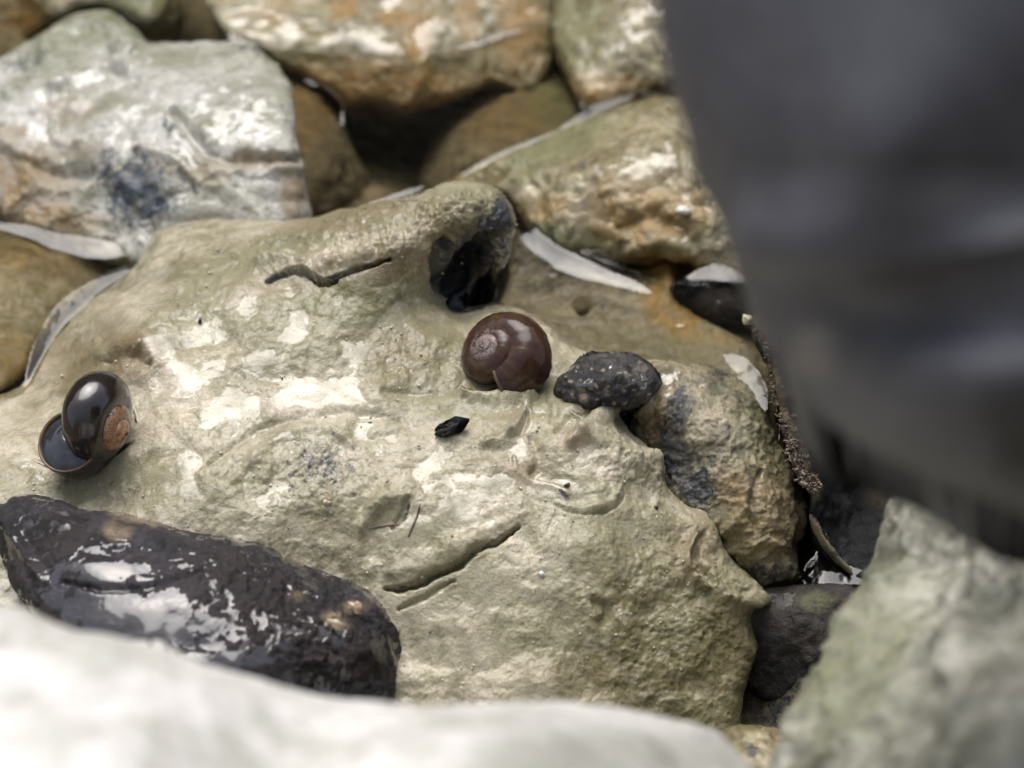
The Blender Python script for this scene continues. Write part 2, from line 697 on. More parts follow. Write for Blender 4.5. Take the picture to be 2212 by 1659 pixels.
BLACKR = rock_mat("black_stone", (.02, .02, .021), (.012, .012, .013), (.006, .006, .007), flint=(.006, .006, .007), ochre=(.25, .2, .12), coat=.2, bump=1.2, speck=.1, base_rough=.75, spec=.1)
WHITER = rock_mat("pale_limestone", (.78, .765, .74), (.69, .675, .65), (.46, .46, .41), flint=(.05, .05, .06), green=(.42, .43, .37), coat=.25, ior=1.5, bump=.8, base_rough=.6, speck=.2)
GREENR = rock_mat("grey_green_stone", (.50, .49, .42), (.30, .295, .235), (.13, .13, .095), green=(.22, .23, .13), flint=(.03, .035, .03), coat=.5, ior=1.5, bump=.8, speck=.3)
BOULD = rock_mat("charcoal_boulder", (.090, .092, .110), (.070, .072, .087), (.050, .052, .064), flint=(.01, .01, .012), ochre=(.2, .19, .18), coat=.35, ior=1.45, film_r=.45, dry_r=.1, bump=.3, speck=.0, big=.12)
GAPMUD = rock_mat("dark_gap_mud", (.05, .042, .032), (.024, .02, .016), (.01, .009, .007), coat=.12, bump=.9, base_rough=.6)
WATER = water_mat()

ZW = -3.0     # water level, cm

# ------------------------------------------------------------------ stream bed
def build_bed():
    g = 8.0
    U, V = np.meshgrid(np.arange(-700, 2900, g), np.arange(-800, 2300, g), indexing='ij')
    zz = [(-600, -700, -7), (1100, -700, -7), (2800, -700, -7), (-600, 900, -8), (-600, 2200, -8), (1100, 2200, -8), (2800, 2200, -8), (2800, 900, -8),
          (850, 280, -9.5), (880, 300, -9.5), (700, 380, -6.0), (1050, 300, -6.5), (820, 420, -6.5), (150, 560, -5), (150, 700, -4.5), (50, 650, -5),
          (1250, 640, -5), (1200, 700, -4.2), (1350, 700, -4.2), (1100, 600, -7), (1070, 620, -9), (1500, 640, -6.5), (1450, 740, -3.8), (1550, 760, -3.9), (1350, 745, -3.3), (1640, 850, -4.5),
          (1700, 1400, -5.5), (1650, 1500, -7), (1780, 1230, -6.3), (1700, 1300, -5.6), (400, 60, -7), (40, 60, -4.2), (400, 1000, -8), (1300, 1100, -8), (900, 700, -9)]
    f = TPS(zz, .0005)
    Q = np.c_[U.ravel(), V.ravel()]
    H = np.clip(f(Q), -10, -3.2)
    rd = raydir(Q[:, 0], Q[:, 1])
    # rays near the horizon are kept finite
    P = CAM + rd * ((H - CAM[2]) / rd[:, 2])[:, None]
    P[:, 2] += .45 * fbm(P, .35, 5, 3) + .12 * fbm(P, 2.2, 4, 4)
    nu, nv = U.shape
    gid = np.arange(nu * nv).reshape(nu, nv)
    F = np.stack([gid[:-1, :-1], gid[:-1, 1:], gid[1:, 1:], gid[1:, :-1]], -1).reshape(-1, 4)
    N = vnormals(P, F)
    if N[:, 2].mean() < 0:
        F = F[:, ::-1].copy()
    mk = np.zeros((len(P), 4))
    mk[:, 0] = np.maximum(blob(Q, P, 870, 270, 150, 80, 0, .5), blob(Q, P, 1080, 620, 60, 60, 0, .4))  # darkness of the deep holes painted into the bed colour
    mk[:, 0] = np.maximum(mk[:, 0], .75 * blob(Q, P, 1680, 1430, 120, 260, 0, .5))
    mk[:, 1] = .5 * blob(Q, P, 1000, 200, 260, 120, 0, .6)
    o = new_mesh("stream_bed", P, F, SUBM, {"mask": mk})
    tag(o, kind="structure", label="brown submerged stream bed between the stones")
    # surrounding ground sheet far beyond the frame
    r = 2000.0
    V4 = np.array([[-r, -r, -11.5], [r, -r, -11.5], [r, r, -11.5], [-r, r, -11.5]], float)
    o = new_mesh("ground", V4, np.array([[0, 1, 2, 3]]), SUBM, {"mask": np.zeros((4, 4))}, smooth=False)
    tag(o, kind="structure", label="dark muddy ground around the stream")


build_bed()


def build_bank():
    U, V = np.meshgrid(np.linspace(-160, 160, 160), np.linspace(0, 1, 70), indexing='ij')
    x = U.ravel()
    t = V.ravel()
    P = np.c_[x, 62 + 42 * t ** 1.3 - 0.0012 * x * x, -9 + 100 * t]
    P[:, 1] += 7 * fbm(P, .06, 5, 8) + 3 * fbm(P, .03, 2, 9)
    P[:, 2] += 4 * fbm(P, .07, 4, 10)
    gid = np.arange(160 * 70).reshape(160, 70)
    F = np.stack([gid[:-1, :-1], gid[1:, :-1], gid[1:, 1:], gid[:-1, 1:]], -1).reshape(-1, 4)
    o = new_mesh("stream_bank", P, F, SUBM, {"mask": np.zeros((len(P), 4))})
    tag(o, kind="structure", label="steep dark earth bank on the far side of the stream")


build_bank()


def build_shade_bank():  # added unseen bank, keeps light off the camera-facing slopes
    U, V = np.meshgrid(np.linspace(-170, 170, 120), np.linspace(0, 1, 50), indexing='ij')
    x, t = U.ravel(), V.ravel()
    P = np.c_[x, -98 - 30 * t, -9 + 105 * t]
    P[:, 1] += 5 * fbm(P, .06, 4, 18)
    gid = np.arange(120 * 50).reshape(120, 50)
    F = np.stack([gid[:-1, :-1], gid[:-1, 1:], gid[1:, 1:], gid[1:, :-1]], -1).reshape(-1, 4)
    o = new_mesh("shade_bank", P, F, SUBM, {"mask": np.zeros((len(P), 4))})
    tag(o, kind="structure", label="unseen earth bank added behind the camera to hold back light")


build_shade_bank()

# ------------------------------------------------------------------ main rock
MAIN_OUT = [(-220, 900), (-60, 870), (40, 838), (75, 790), (120, 715), (180, 655), (250, 605), (300, 560), (330, 510), (380, 482), (450, 468), (560, 478), (660, 476),
            (720, 458), (800, 443), (870, 428), (930, 405), (985, 392), (1040, 396), (1080, 415), (1102, 445), (1112, 490), (1104, 540), (1092, 575), (1070, 590), (1046, 615), (1020, 645), (1000, 660),
            (1040, 655), (1090, 655), (1130, 668), (1180, 700), (1215, 735), (1250, 755), (1330, 775), (1390, 800), (1385, 850), (1340, 884), (1362, 930), (1400, 965), (1432, 985), (1440, 1050),
            (1480, 1085), (1535, 1100), (1560, 1150), (1590, 1210), (1655, 1282), (1625, 1330), (1635, 1400), (1612, 1480), (1600, 1560), (1560, 1700), (1000, 1800), (300, 1750), (-220, 1600)]
MAIN_Z = [(-220, 900, -2.4), (40, 838, -2.95), (120, 715, -3.1), (250, 605, -3.0), (330, 510, -2.0), (450, 468, -1.2), (560, 478, -.3), (700, 465, .6), (870, 430, 1.8), (985, 395, 2.4), (1080, 420, 1.9),
          (200, 700, -1.2), (270, 660, -.5), (400, 560, -.2), (550, 560, .4), (700, 560, 1.2), (850, 520, 2.1), (1000, 450, 2.5), (1090, 520, .8),
          (700, 640, .9), (850, 640, .7), (920, 580, .9), (400, 720, .1), (600, 740, .4), (800, 760, .15), (960, 720, -.1), (960, 800, -.35), (1080, 850, -.55), (1060, 700, -.5), (1130, 700, -.6), (1210, 780, -.95), (1300, 830, -.9),
          (985, 640, -1.6), (1000, 560, .2), (950, 600, .0),
          (300, 850, -.55), (150, 900, -1.45), (60, 960, -1.55), (150, 1010, -1.45), (350, 950, -.45), (500, 900, -.2), (700, 880, -.25), (900, 900, -.3), (1100, 930, -.35), (1300, 920, -.45), (1345, 900, -.9),
          (300, 1080, -1.1), (600, 1100, -.9), (800, 1050, -.8), (1000, 1050, -.9), (1200, 1050, -.9), (1400, 1040, -1.6), (1540, 1120, -2.6),
          (700, 1230, -2.2), (900, 1200, -1.8), (1100, 1180, -1.6), (1300, 1180, -1.7), (1500, 1200, -2.7), (1650, 1285, -4.0),
          (900, 1400, -3.2), (1100, 1350, -2.8), (1300, 1350, -2.9), (1500, 1380, -3.9), (1620, 1420, -5.2), (1000, 1560, -4.2), (1300, 1560, -4.6), (1600, 1580, -6), (300, 1500, -3.5), (-200, 1400, -3), (0, 1100, -1.6), (1000, 1800, -6)]


def main_paint(Q, P, h):
    m = np.zeros((len(Q), 4))
    d = np.zeros(len(Q))
    for a in [(1040, 530, 75, 70, 0, 1.05), (990, 590, 50, 75, 0, 1.7), (1030, 610, 40, 50, 0, 1.8), (1085, 480, 25, 70, 0, 1.2), (690, 1010, 85, 75, 20, .72), (735, 975, 40, 60, 0, .55), (640, 1060, 70, 40, 0, .5), (1440, 1020, 40, 60, 0, .5),
              (640, 520, 60, 14, -25, .6), (870, 440, 90, 16, -12, .6), (760, 475, 120, 14, -12, .4), (940, 500, 70, 26, 0, .4), (560, 500, 60, 12, -10, .35), (1050, 420, 50, 20, 0, .5), (1475, 1090, 30, 16, 30, .5), (1010, 445, 60, 30, 0, .45)]:
        d = np.maximum(d, a[5] * blob(Q, P, *a[:5], soft=.8))
    for pl, wd, am in [([(578, 606), (640, 590), (690, 606), (745, 592), (800, 574)], 9, .8), ([(1090, 934), (1108, 924)], 4, .9), ([(1165, 955), (1165, 1000)], 9, .2), ([(850, 1274), (930, 1248), (1030, 1190), (1110, 1138)], 6, .55), ([(1210, 1060), (1225, 1075)], 5, .9), ([(885, 1090), (872, 1125)], 4, .9)]:  # darker lines, mostly along the carved cracks
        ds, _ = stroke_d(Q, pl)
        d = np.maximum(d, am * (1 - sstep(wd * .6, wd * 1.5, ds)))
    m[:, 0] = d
    o = np.zeros(len(Q))
    for a in [(270, 770, 70, 60, 20, .8), (240, 690, 50, 40, 0, .4), (640, 600, 120, 30, -12, .4), (740, 480, 160, 30, -12, .5), (870, 770, 130, 60, 0, .35), (1350, 1300, 90, 110, 0, .3), (960, 480, 70, 50, 0, .5), (860, 560, 120, 40, -10, .7), (1240, 950, 40, 24, 0, .6), (1100, 900, 40, 20, 0, .5), (1500, 1180, 60, 90, 30, .6), (1560, 1400, 80, 130, 0, .45), (1330, 1460, 160, 70, 0, .4), (150, 780, 60, 60, 0, .6), (1130, 1010, 50, 40, 0, .5)]:
        o = np.maximum(o, a[5] * blob(Q, P, *a[:5], soft=.6, seed=4))
    m[:, 1] = o
    gr = np.zeros(len(Q))
    for a in [(760, 650, 240, 80, -12, 1), (820, 760, 260, 80, 5, .8), (500, 600, 200, 50, -25, .7), (700, 1050, 260, 90, 10, .55), (1000, 870, 200, 50, 0, .6), (1340, 1150, 200, 90, 20, .8), (1420, 1380, 280, 220, 0, 1.1), (1000, 460, 140, 70, 0, .9),
              (200, 1050, 200, 50, 0, .5), (1180, 860, 120, 60, 0, .6), (960, 1250, 140, 40, -25, .8), (880, 460, 240, 50, -10, .6), (180, 760, 60, 70, 0, .6), (830, 950, 120, 50, 0, .4)]:
        gr = np.maximum(gr, a[5] * blob(Q, P, *a[:5], soft=.7, seed=8))
    m[:, 2] = gr
    fl = np.full(len(Q), .30)
    for a in [(340, 730, 120, 70, 15, 1), (400, 790, 70, 60, 0, 1), (560, 780, 60, 40, 20, 1), (620, 860, 180, 50, -8, .9), (470, 900, 160, 40, 0, .8), (880, 680, 70, 40, 15, .9), (330, 620, 90, 30, -30, .8), (60, 900, 70, 60, 0, 1), (250, 1010, 180, 40, 0, .85),
              (700, 860, 140, 40, 0, .8), (640, 540, 90, 30, -20, .7), (1080, 640, 60, 40, 0, .6), (1120, 690, 60, 30, 20, .6), (930, 1330, 90, 70, 0, .9), (1060, 1250, 90, 60, -30, .8), (1000, 1400, 120, 60, 0, .8), (1200, 1060, 60, 30, 0, .8), (1290, 1230, 20, 60, -20, .9),
              (950, 1140, 120, 60, -20, .75), (1180, 1300, 90, 130, 0, .3), (1240, 1010, 60, 30, 0, .6), (420, 1100, 160, 50, 0, .7)]:
        fl = np.maximum(fl, a[5] * 1.1 * blob(Q, P, *a[:5], soft=.95, seed=2))
    for a in [(1450, 1350, 230, 260, 0, .9), (760, 640, 90, 40, 0, .6), (1400, 1080, 150, 80, 30, .5)]:
        fl = fl * (1 - a[5] * blob(Q, P, *a[:5], soft=.5, seed=12))
    m[:, 3] = fl
    return m


def rough_zone(Q, P):
    z = np.full(len(Q), .25)
    for a in [(750, 510, 240, 60, -12, 1), (1000, 480, 110, 100, 0, 1), (1470, 1330, 230, 260, 0, .8), (1400, 1010, 120, 80, 20, .9), (700, 1040, 220, 90, 10, .8), (950, 790, 120, 60, 0, .5), (1140, 700, 100, 40, 20, .8), (1000, 600, 60, 70, 0, 1)]:
        z = np.maximum(z, a[5] * blob(Q, P, *a[:5], soft=.6, seed=20))
    return z


def crest_zone(Q, P):
    z = np.zeros(len(Q))
    for a in [(760, 520, 200, 45, -14, 1), (900, 460, 150, 40, -10, 1), (1030, 450, 90, 70, 0, 1), (560, 540, 60, 30, -20, .6), (900, 770, 90, 50, 10, .35), (650, 1040, 150, 60, 10, .4), (1480, 1280, 120, 160, 0, .4), (1330, 1010, 80, 50, 0, .4)]:
        z = np.maximum(z, a[5] * blob(Q, P, *a[:5], soft=.6, seed=22))
    return z


MAIN_STROKES = [
    ([(578, 606), (600, 598), (640, 587), (668, 590), (690, 606), (715, 606), (745, 592), (775, 578), (800, 574), (842, 560)], 8, -.55, 'flat'),
    ([(560, 575), (620, 565), (680, 560), (740, 560), (800, 545)], 22, .22),
    ([(832, 1276), (880, 1270), (930, 1248), (985, 1222), (1030, 1190), (1075, 1168), (1118, 1132)], 8, -.5),
    ([(840, 1240), (900, 1228), (960, 1196), (1020, 1165), (1080, 1130)], 30, .12),
    ([(860, 1318), (920, 1290), (980, 1258)], 8, -.2),
    ([(1100, 940), (1125, 925), (1140, 890)], 10, -.25),
    ([(1050, 955), (1095, 940), (1130, 900), (1140, 870)], 18, .18),
    ([(1150, 940), (1165, 985), (1150, 1015)], 18, -.18),
    ([(1110, 985), (1120, 1015), (1150, 1035), (1200, 1050), (1230, 1065)], 12, .06),
    ([(1200, 1085), (1260, 1098), (1320, 1085), (1340, 1050)], 9, .07),
    ([(1215, 1100), (1270, 1112), (1330, 1098), (1352, 1062)], 3, -.08),
    ([(1230, 960), (1290, 905), (1330, 890)], 22, .25),
    ([(1250, 930), (1300, 960), (1370, 990)], 16, .15),
    ([(1200, 930), (1230, 905), (1280, 890)], 14, -.18),
    ([(1300, 985), (1350, 1000), (1410, 990)], 25, .2),
    ([(880, 1080), (870, 1110), (850, 1140)], 10, -.15),
    ([(800, 1100), (840, 1080), (880, 1075)], 20, .15),
    ([(780, 1140), (820, 1090), (830, 1050)], 26, .15),
    ([(1500, 1160), (1480, 1210), (1500, 1250), (1520, 1270)], 14, .25),
    ([(1520, 1150), (1505, 1200), (1530, 1260)], 12, -.2),
    ([(1280, 1300), (1310, 1320), (1300, 1345)], 18, -.22),
    ([(1560, 1290), (1590, 1300), (1650, 1290)], 16, .2),
    ([(230, 780), (270, 765), (320, 790)], 22, -.22),
    ([(200, 730), (225, 770), (300, 740)], 20, .1),
    ([(955, 640), (940, 600), (940, 560), (960, 520)], 22, -.5),
    ([(980, 650), (1010, 600), (1040, 560), (1080, 520)], 42, -1.2),
    ([(920, 500), (925, 550), (928, 600), (955, 650)], 14, .2),
    ([(500, 1040), (600, 950), (700, 930), (760, 960)], 18, .1),
    ([(450, 1000), (560, 930), (650, 905), (760, 895), (860, 900)], 16, -.12),
    ([(830, 850), (900, 845), (960, 850)], 14, -.10),
    ([(1000, 858), (1050, 866), (1095, 864), (1150, 862)], 18, .34),
    ([(1180, 850), (1200, 890), (1190, 910)], 14, -.1),
    ([(200, 640), (300, 560), (400, 500)], 12, -.08),
]
main_ob, MAIN = rock("mud_covered_rock", MAIN_OUT, MAIN_Z, MUD, g=2.6, R=34, back=1.1, skirt=(2.0, 3.0), drop=-10, shrink=.9, seed=1, warp=.2,
                     noise=(('f', .35, .32, 3), ('f', .9, .19, 3), ('r', .8, .05, 2), ('l', 2.6, .07, 2, rough_zone), ('l', 3.6, .13, 2, crest_zone), ('f', 8.0, .05, 2, crest_zone), ('l', 6.0, .045, 2, rough_zone), ('f', 3.0, .028, 3), ('l', 9.0, .012, 1), ('p', 4.5, .06, 2, rough_zone)),
                     strokes=MAIN_STROKES, paint=main_paint, ret_sampler=True)
tag(main_ob, "large central rock coated in wet tan mud that carries the brown snail shell", "rock")

# ------------------------------------------------------------------ upper left grey rock
def p_grey(Q, P, h):
    m = np.zeros((len(Q), 4))
    d = np.zeros(len(Q))
    for a in [(310, 420, 75, 75, 20, 1.3), (240, 370, 24, 60, 10, .9), (400, 390, 60, 30, 30, .6), (60, 130, 60, 28, -20, .7), (380, 290, 40, 14, 30, .8), (540, 110, 60, 18, 30, .7), (610, 250, 22, 60, 0, .45), (250, 490, 30, 40, 0, .6), (240, 110, 20, 25, 0, .6), (600, 340, 50, 12, 0, .6),
              (420, 200, 150, 70, 10, .25)]:
        d = np.maximum(d, a[5] * blob(Q, P, *a[:5], soft=.8))
    m[:, 0] = d
    o = np.zeros(len(Q))
    for a in [(20, 400, 110, 90, 0, 1), (130, 330, 120, 20, 0, .5), (110, 470, 130, 30, 10, 1), (150, 250, 60, 30, 0, .5), (550, 350, 90, 20, 0, .8), (630, 420, 30, 60, 0, .9), (330, 370, 100, 14, 0, .4), (30, 290, 40, 20, 0, .7), (460, 380, 40, 30, 0, .5)]:
        o = np.maximum(o, a[5] * blob(Q, P, *a[:5], soft=.5, seed=4))
    m[:, 1] = o
    gr = np.zeros(len(Q))
    for a in [(220, 50, 150, 50, 10, 1), (130, 110, 90, 50, -20, .9), (350, 130, 120, 30, 0, .6), (600, 200, 50, 100, 0, .5), (460, 440, 160, 40, 0, .4), (300, 240, 200, 14, 10, .5)]:
        gr = np.maximum(gr, a[5] * blob(Q, P, *a[:5], soft=.6, seed=8))
    m[:, 2] = gr
    fl = np.full(len(Q), .35)
    for a in [(460, 230, 230, 130, 10, 1.1), (200, 230, 200, 90, 0, .95), (300, 120, 200, 60, 0, .7), (250, 330, 150, 60, 10, .95), (560, 410, 100, 40, 0, .8), (480, 450, 180, 30, 0, .8), (40, 270, 60, 40, 0, .8)]:
        fl = np.maximum(fl, a[5] * 1.1 * blob(Q, P, *a[:5], soft=.95, seed=2))
    m[:, 3] = fl
    return m


o = rock("grey_rock", [(-200, 260), (-80, 185), (0, 128), (60, 92), (120, 52), (180, 24), (235, 26), (280, 58), (330, 92), (400, 94), (480, 90), (545, 100), (590, 138), (622, 180), (634, 240), (640, 310), (660, 365), (666, 420), (672, 470), (640, 500), (560, 520), (420, 540), (300, 575), (180, 550), (80, 515), (0, 475), (-100, 440), (-200, 400)],
         [(-200, 400, -3.2), (0, 470, -3.2), (100, 505, -3.2), (220, 540, -3.1), (330, 540, -2.7), (430, 510, -2.0), (560, 500, -1.6), (660, 470, -1.7), (0, 300, -1.9), (0, 130, -1.5), (230, 30, -.9), (330, 200, -.6), (540, 110, -.2), (450, 310, -.3), (620, 325, -.2), (250, 330, -1.2), (600, 400, -.9), (150, 400, -2.1), (350, 430, -1.5)],
         GREYR, g=3.6, R=36, back=1.2, skirt=(3, 4), seed=2, paint=p_grey, warp=.4,
         noise=(('f', .4, .3, 2), ('r', .45, .34, 1), ('r', 1.0, .14, 3), ('f', 1.6, .10, 4), ('f', 4.5, .05, 3), ('l', 2.2, .08, 2)),
         strokes=[([(380, 250), (420, 300), (480, 340), (640, 345)], 18, -.35), ([(240, 110), (240, 160), (300, 180)], 18, -.3), ([(120, 200), (230, 150), (290, 120)], 26, .3), ([(60, 350), (130, 380), (200, 370)], 20, -.25), ([(300, 330), (380, 345), (430, 400)], 16, .2)])
tag(o, "pale grey chalky rock with a blue-black flint patch in the upper left", "rock")

# ------------------------------------------------------------------ top rocks
def painter(fl=(), dark=(), och=(), gre=(), base=.3, seed=0):
    def f(Q, P, h):
        m = np.zeros((len(Q), 4))
        for j, lst in ((0, dark), (1, och), (2, gre), (3, fl)):
            acc = np.full(len(Q), base if j == 3 else 0.0)
            for a in lst:
                acc = np.maximum(acc, a[5] * blob(Q, P, *a[:5], soft=(.8, .5, .5, .85)[j], seed=seed + j))
            m[:, j] = acc
        return m
    return f


o = rock("ochre_rock", [(440, -150), (440, -20), (456, 30), (480, 70), (505, 98), (560, 110), (600, 140), (660, 170), (720, 205), (750, 232), (800, 228), (850, 244), (905, 238), (960, 222), (1010, 205), (1060, 190), (1130, 205), (1180, 170), (1196, 100), (1200, 0), (1200, -150), (800, -260)],
         [(440, 0, -2.6), (500, 90, -3.0), (560, 105, -3.0), (700, 112, -3.0), (860, 135, -3.0), (1000, 105, -3.0), (1160, 60, -3.0), (640, 50, -2.7), (850, 40, -2.5), (1050, 40, -2.7), (850, -100, -1.9), (440, -150, -2.4), (1200, -150, -2.2), (740, 225, -4.0), (900, 235, -4.2), (650, 165, -3.6), (1060, 190, -3.9), (1180, 160, -3.7)],
         OLIVE, g=4, R=26, back=.9, skirt=(2, 3), seed=3, warp=.4, paint=painter(fl=[(620, 70, 200, 50, 5, 1), (800, 90, 120, 50, 10, 1), (950, 60, 70, 60, 0, 1), (1050, 20, 50, 60, 0, .9)],
         och=[(745, 20, 30, 30, 0, 1.2), (855, 40, 40, 26, 0, 1.2), (800, 190, 240, 60, 0, .9), (900, 80, 30, 70, 10, 1), (1120, 60, 50, 90, 0, 1), (600, 20, 30, 40, 0, .6), (1010, 30, 25, 60, 0, .8)], gre=[(640, 130, 140, 24, 5, .7), (1000, 160, 150, 30, 0, .6)],
         dark=[(880, 240, 90, 20, 0, .6)]),
         noise=(('f', .5, .15, 2), ('r', .5, .22, 1), ('f', 1.6, .10, 4), ('r', 1.4, .10, 3), ('f', 4, .05, 3)))
tag(o, "wet ochre and white rock at the top centre rising out of the pool", "rock")

o = rock("mossy_rock", [(1196, -150), (1190, 0), (1186, 60), (1200, 120), (1228, 180), (1256, 228), (1290, 246), (1340, 225), (1400, 205), (1440, 190), (1600, 100), (1600, -150)],
         [(1190, 0, -2.9), (1200, 120, -3.1), (1250, 225, -3.3), (1380, 215, -3.3), (1300, 80, -2.1), (1400, 60, -1.8), (1300, 190, -3.0), (1400, 160, -2.6), (1300, -150, -1.1), (1600, -100, -.8)],
         OLIVE, g=4, R=30, back=.8, skirt=(2, 3), seed=4, warp=.4, paint=painter(fl=[(1370, 70, 40, 60, 10, 1), (1300, 110, 40, 50, 0, .8)], gre=[(1240, 60, 70, 80, 0, .8)], och=[(1320, 200, 90, 40, 0, .8)], dark=[(1350, 50, 20, 26, 0, .6)]),
         noise=(('f', .4, .3, 3), ('f', 1.3, .2, 4), ('r', 1.1, .12, 3), ('f', 4, .05, 3)))
tag(o, "olive mossy rock at the top edge beside the dark boulder", "rock")

o = rock("brown_rock", [(-150, -150), (-150, 110), (0, 118), (60, 85), (125, 45), (190, 14), (260, 30), (310, 85), (370, 92), (400, 60), (390, -20), (360, -150)],
         [(-150, 0, -3.5), (0, 100, -4.5), (60, 30, -3.6), (130, 20, -2.8), (170, 10, -2.7), (260, 40, -3.1), (330, 40, -3.0), (380, 80, -4.6), (200, -150, -2), (-150, -150, -2.4), (380, -100, -3)],
         OLIVE, g=5, R=30, back=.6, skirt=(2, 3), seed=5, paint=painter(fl=[(130, 20, 60, 30, 0, 1)], och=[(30, 60, 70, 60, 0, .9)], gre=[(260, 20, 90, 60, 0, 1)], dark=[(20, 60, 50, 70, 0, .5)]),
         noise=(('f', .4, .3, 3), ('f', 1.3, .2, 4), ('f', 4, .05, 3)))
tag(o, "mostly submerged brown rock in the top left corner", "rock")

# stones under the water of the centre pool
o = rock("submerged_rock", [(590, 150), (650, 175), (700, 210), (735, 260), (770, 330), (800, 400), (780, 450), (700, 490), (650, 500), (600, 400), (570, 250)],
         [(590, 150, -4.0), (700, 210, -4.2), (770, 330, -5.2), (780, 450, -6.2), (650, 490, -5.5), (620, 300, -3.8), (680, 320, -3.9), (700, 400, -4.6)],
         SUBM, g=5, R=40, back=1.2, skirt=(2, 3), seed=6, paint=painter(och=[(660, 230, 60, 80, 0, .7)]), noise=(('f', .5, .3, 3), ('f', 1.6, .2, 4)))
tag(o, "brown stone under water right of the pale grey rock", "rock")
o = rock("submerged_rock", [(940, 290), (1000, 230), (1060, 190), (1130, 160), (1200, 150), (1250, 220), (1280, 280), (1230, 330), (1120, 370), (1020, 410), (940, 430), (900, 400)],
         [(940, 290, -6.0), (1060, 190, -4.6), (1200, 160, -4.2), (1280, 280, -4.0), (1120, 370, -4.6), (940, 430, -6), (1100, 270, -3.9), (1000, 330, -4.8)],
         SUBM, g=5, R=40, back=1.2, skirt=(2, 3), seed=7, paint=painter(och=[(1080, 250, 120, 60, 0, .5)], gre=[(1180, 220, 60, 60, 0, .9)]), noise=(('f', .5, .3, 3), ('f', 1.6, .22, 4)))
tag(o, "green-brown stone under water below the wet ochre rock", "rock")
o = rock("submerged_rock", [(-180, 440), (0, 480), (100, 520), (210, 560), (262, 585), (240, 620), (190, 650), (130, 700), (80, 770), (30, 830), (-60, 860), (-180, 800)],
         [(-180, 500, -4), (0, 480, -3.9), (210, 560, -4.1), (255, 590, -4.4), (130, 700, -4.2), (30, 830, -3.8), (60, 620, -3.45), (-180, 700, -3.6)],
         OLIVE, g=5, R=30, back=.7, skirt=(2, 3), seed=8, paint=painter(base=.1, och=[(60, 560, 130, 40, 10, .5), (20, 780, 60, 60, 0, .6), (150, 560, 90, 30, 0, .4)], dark=[(240, 590, 40, 30, 0, .7)], gre=[(40, 780, 60, 60, 0, .6)]), noise=(('f', .5, .2, 3), ('f', 1.6, .12, 4)))
tag(o, "tan stone under shallow water at the left edge above the dark shell", "rock")

# ------------------------------------------------------------------ right middle rock
o = rock("tan_rock", [(940, 405), (975, 388), (1010, 366), (1060, 338), (1130, 312), (1230, 272), (1300, 244), (1380, 216), (1440, 205), (1560, 240), (1640, 420), (1660, 620), (1600, 600), (1540, 592), (1500, 580), (1450, 562), (1400, 570), (1330, 566), (1260, 556), (1200, 540), (1150, 505), (1118, 460), (1090, 425), (1040, 420)],
         [(960, 395, -3.0), (1060, 340, -3.0), (1230, 274, -3.05), (1380, 218, -3.1), (1450, 212, -2.8), (1560, 260, -1.8), (1660, 600, -3), (1100, 430, -3.1), (1150, 505, -3.1), (1250, 550, -3.15), (1390, 572, -3.2), (1500, 585, -3.3), (1160, 380, -2.3), (1280, 310, -1.75), (1400, 260, -1.5), (1420, 400, -1.35), (1270, 430, -1.9), (1380, 490, -2.1), (1500, 480, -1.7), (1220, 480, -2.4), (1500, 330, -1.2)],
         OLIVE, g=3.5, R=30, back=.7, skirt=(2, 3), seed=9, warp=.4, paint=painter(fl=[(1270, 330, 90, 40, -20, 1), (1350, 370, 110, 40, 10, 1), (1290, 430, 80, 50, 0, .9), (1440, 300, 40, 60, 0, .9), (1310, 500, 50, 24, 30, .9), (1130, 420, 60, 40, 0, .8), (1470, 450, 20, 14, 0, 1), (1420, 360, 60, 30, 0, .9)],
         gre=[(1200, 320, 160, 40, -25, .9), (1230, 510, 90, 30, 10, .9), (1440, 530, 80, 30, 0, .6)], och=[(1400, 460, 130, 70, 0, .7), (1180, 450, 60, 30, 0, .6), (1440, 560, 80, 30, 0, .9)], dark=[(1265, 360, 26, 12, 0, .8), (1130, 500, 40, 40, 0, .5), (1480, 580, 80, 20, 0, .7)]),
         noise=(('f', .4, .3, 3), ('f', 1.2, .22, 3), ('r', .6, .18, 2), ('l', 2.0, .12, 2), ('f', 4, .04, 3)),
         strokes=[([(1360, 540), (1430, 520), (1500, 540)], 26, .35), ([(1340, 490), (1410, 470), (1480, 500)], 22, -.3), ([(1130, 350), (1160, 400), (1250, 420)], 20, -.15)])
tag(o, "tan and olive rock with glossy white patches behind the brown shell", "rock")

# orange stone, dark hollow stone, grey bed stone
o = rock("dark_stone", [(1455, 600), (1500, 590), (1560, 598), (1620, 610), (1680, 680), (1640, 705), (1580, 700), (1520, 690), (1470, 650)],
         [(1455, 600, -4.2), (1560, 598, -4), (1680, 650, -4), (1580, 700, -4.3), (1480, 655, -4.5), (1550, 645, -3.5)],
         DARKR, g=4, R=22, back=.6, skirt=(1, 2), seed=11, noise=(('r', .9, .2, 3), ('f', 3, .08, 3)), paint=painter(base=.2))
tag(o, "dark stone in the hollow right of the orange stone", "stone")
o = rock("grey_stone", [(1225, 655), (1250, 640), (1285, 642), (1296, 665), (1270, 692), (1232, 695)],
         [(1225, 655, -4.0), (1285, 642, -3.9), (1270, 692, -4), (1258, 665, -3.5)],
         SUBM, g=3, R=20, back=.4, skirt=(.6, 1), drop=-6, seed=12, noise=(('f', 1.2, .1, 3),))
tag(o, "small grey-brown stone under water behind the brown shell", "stone")
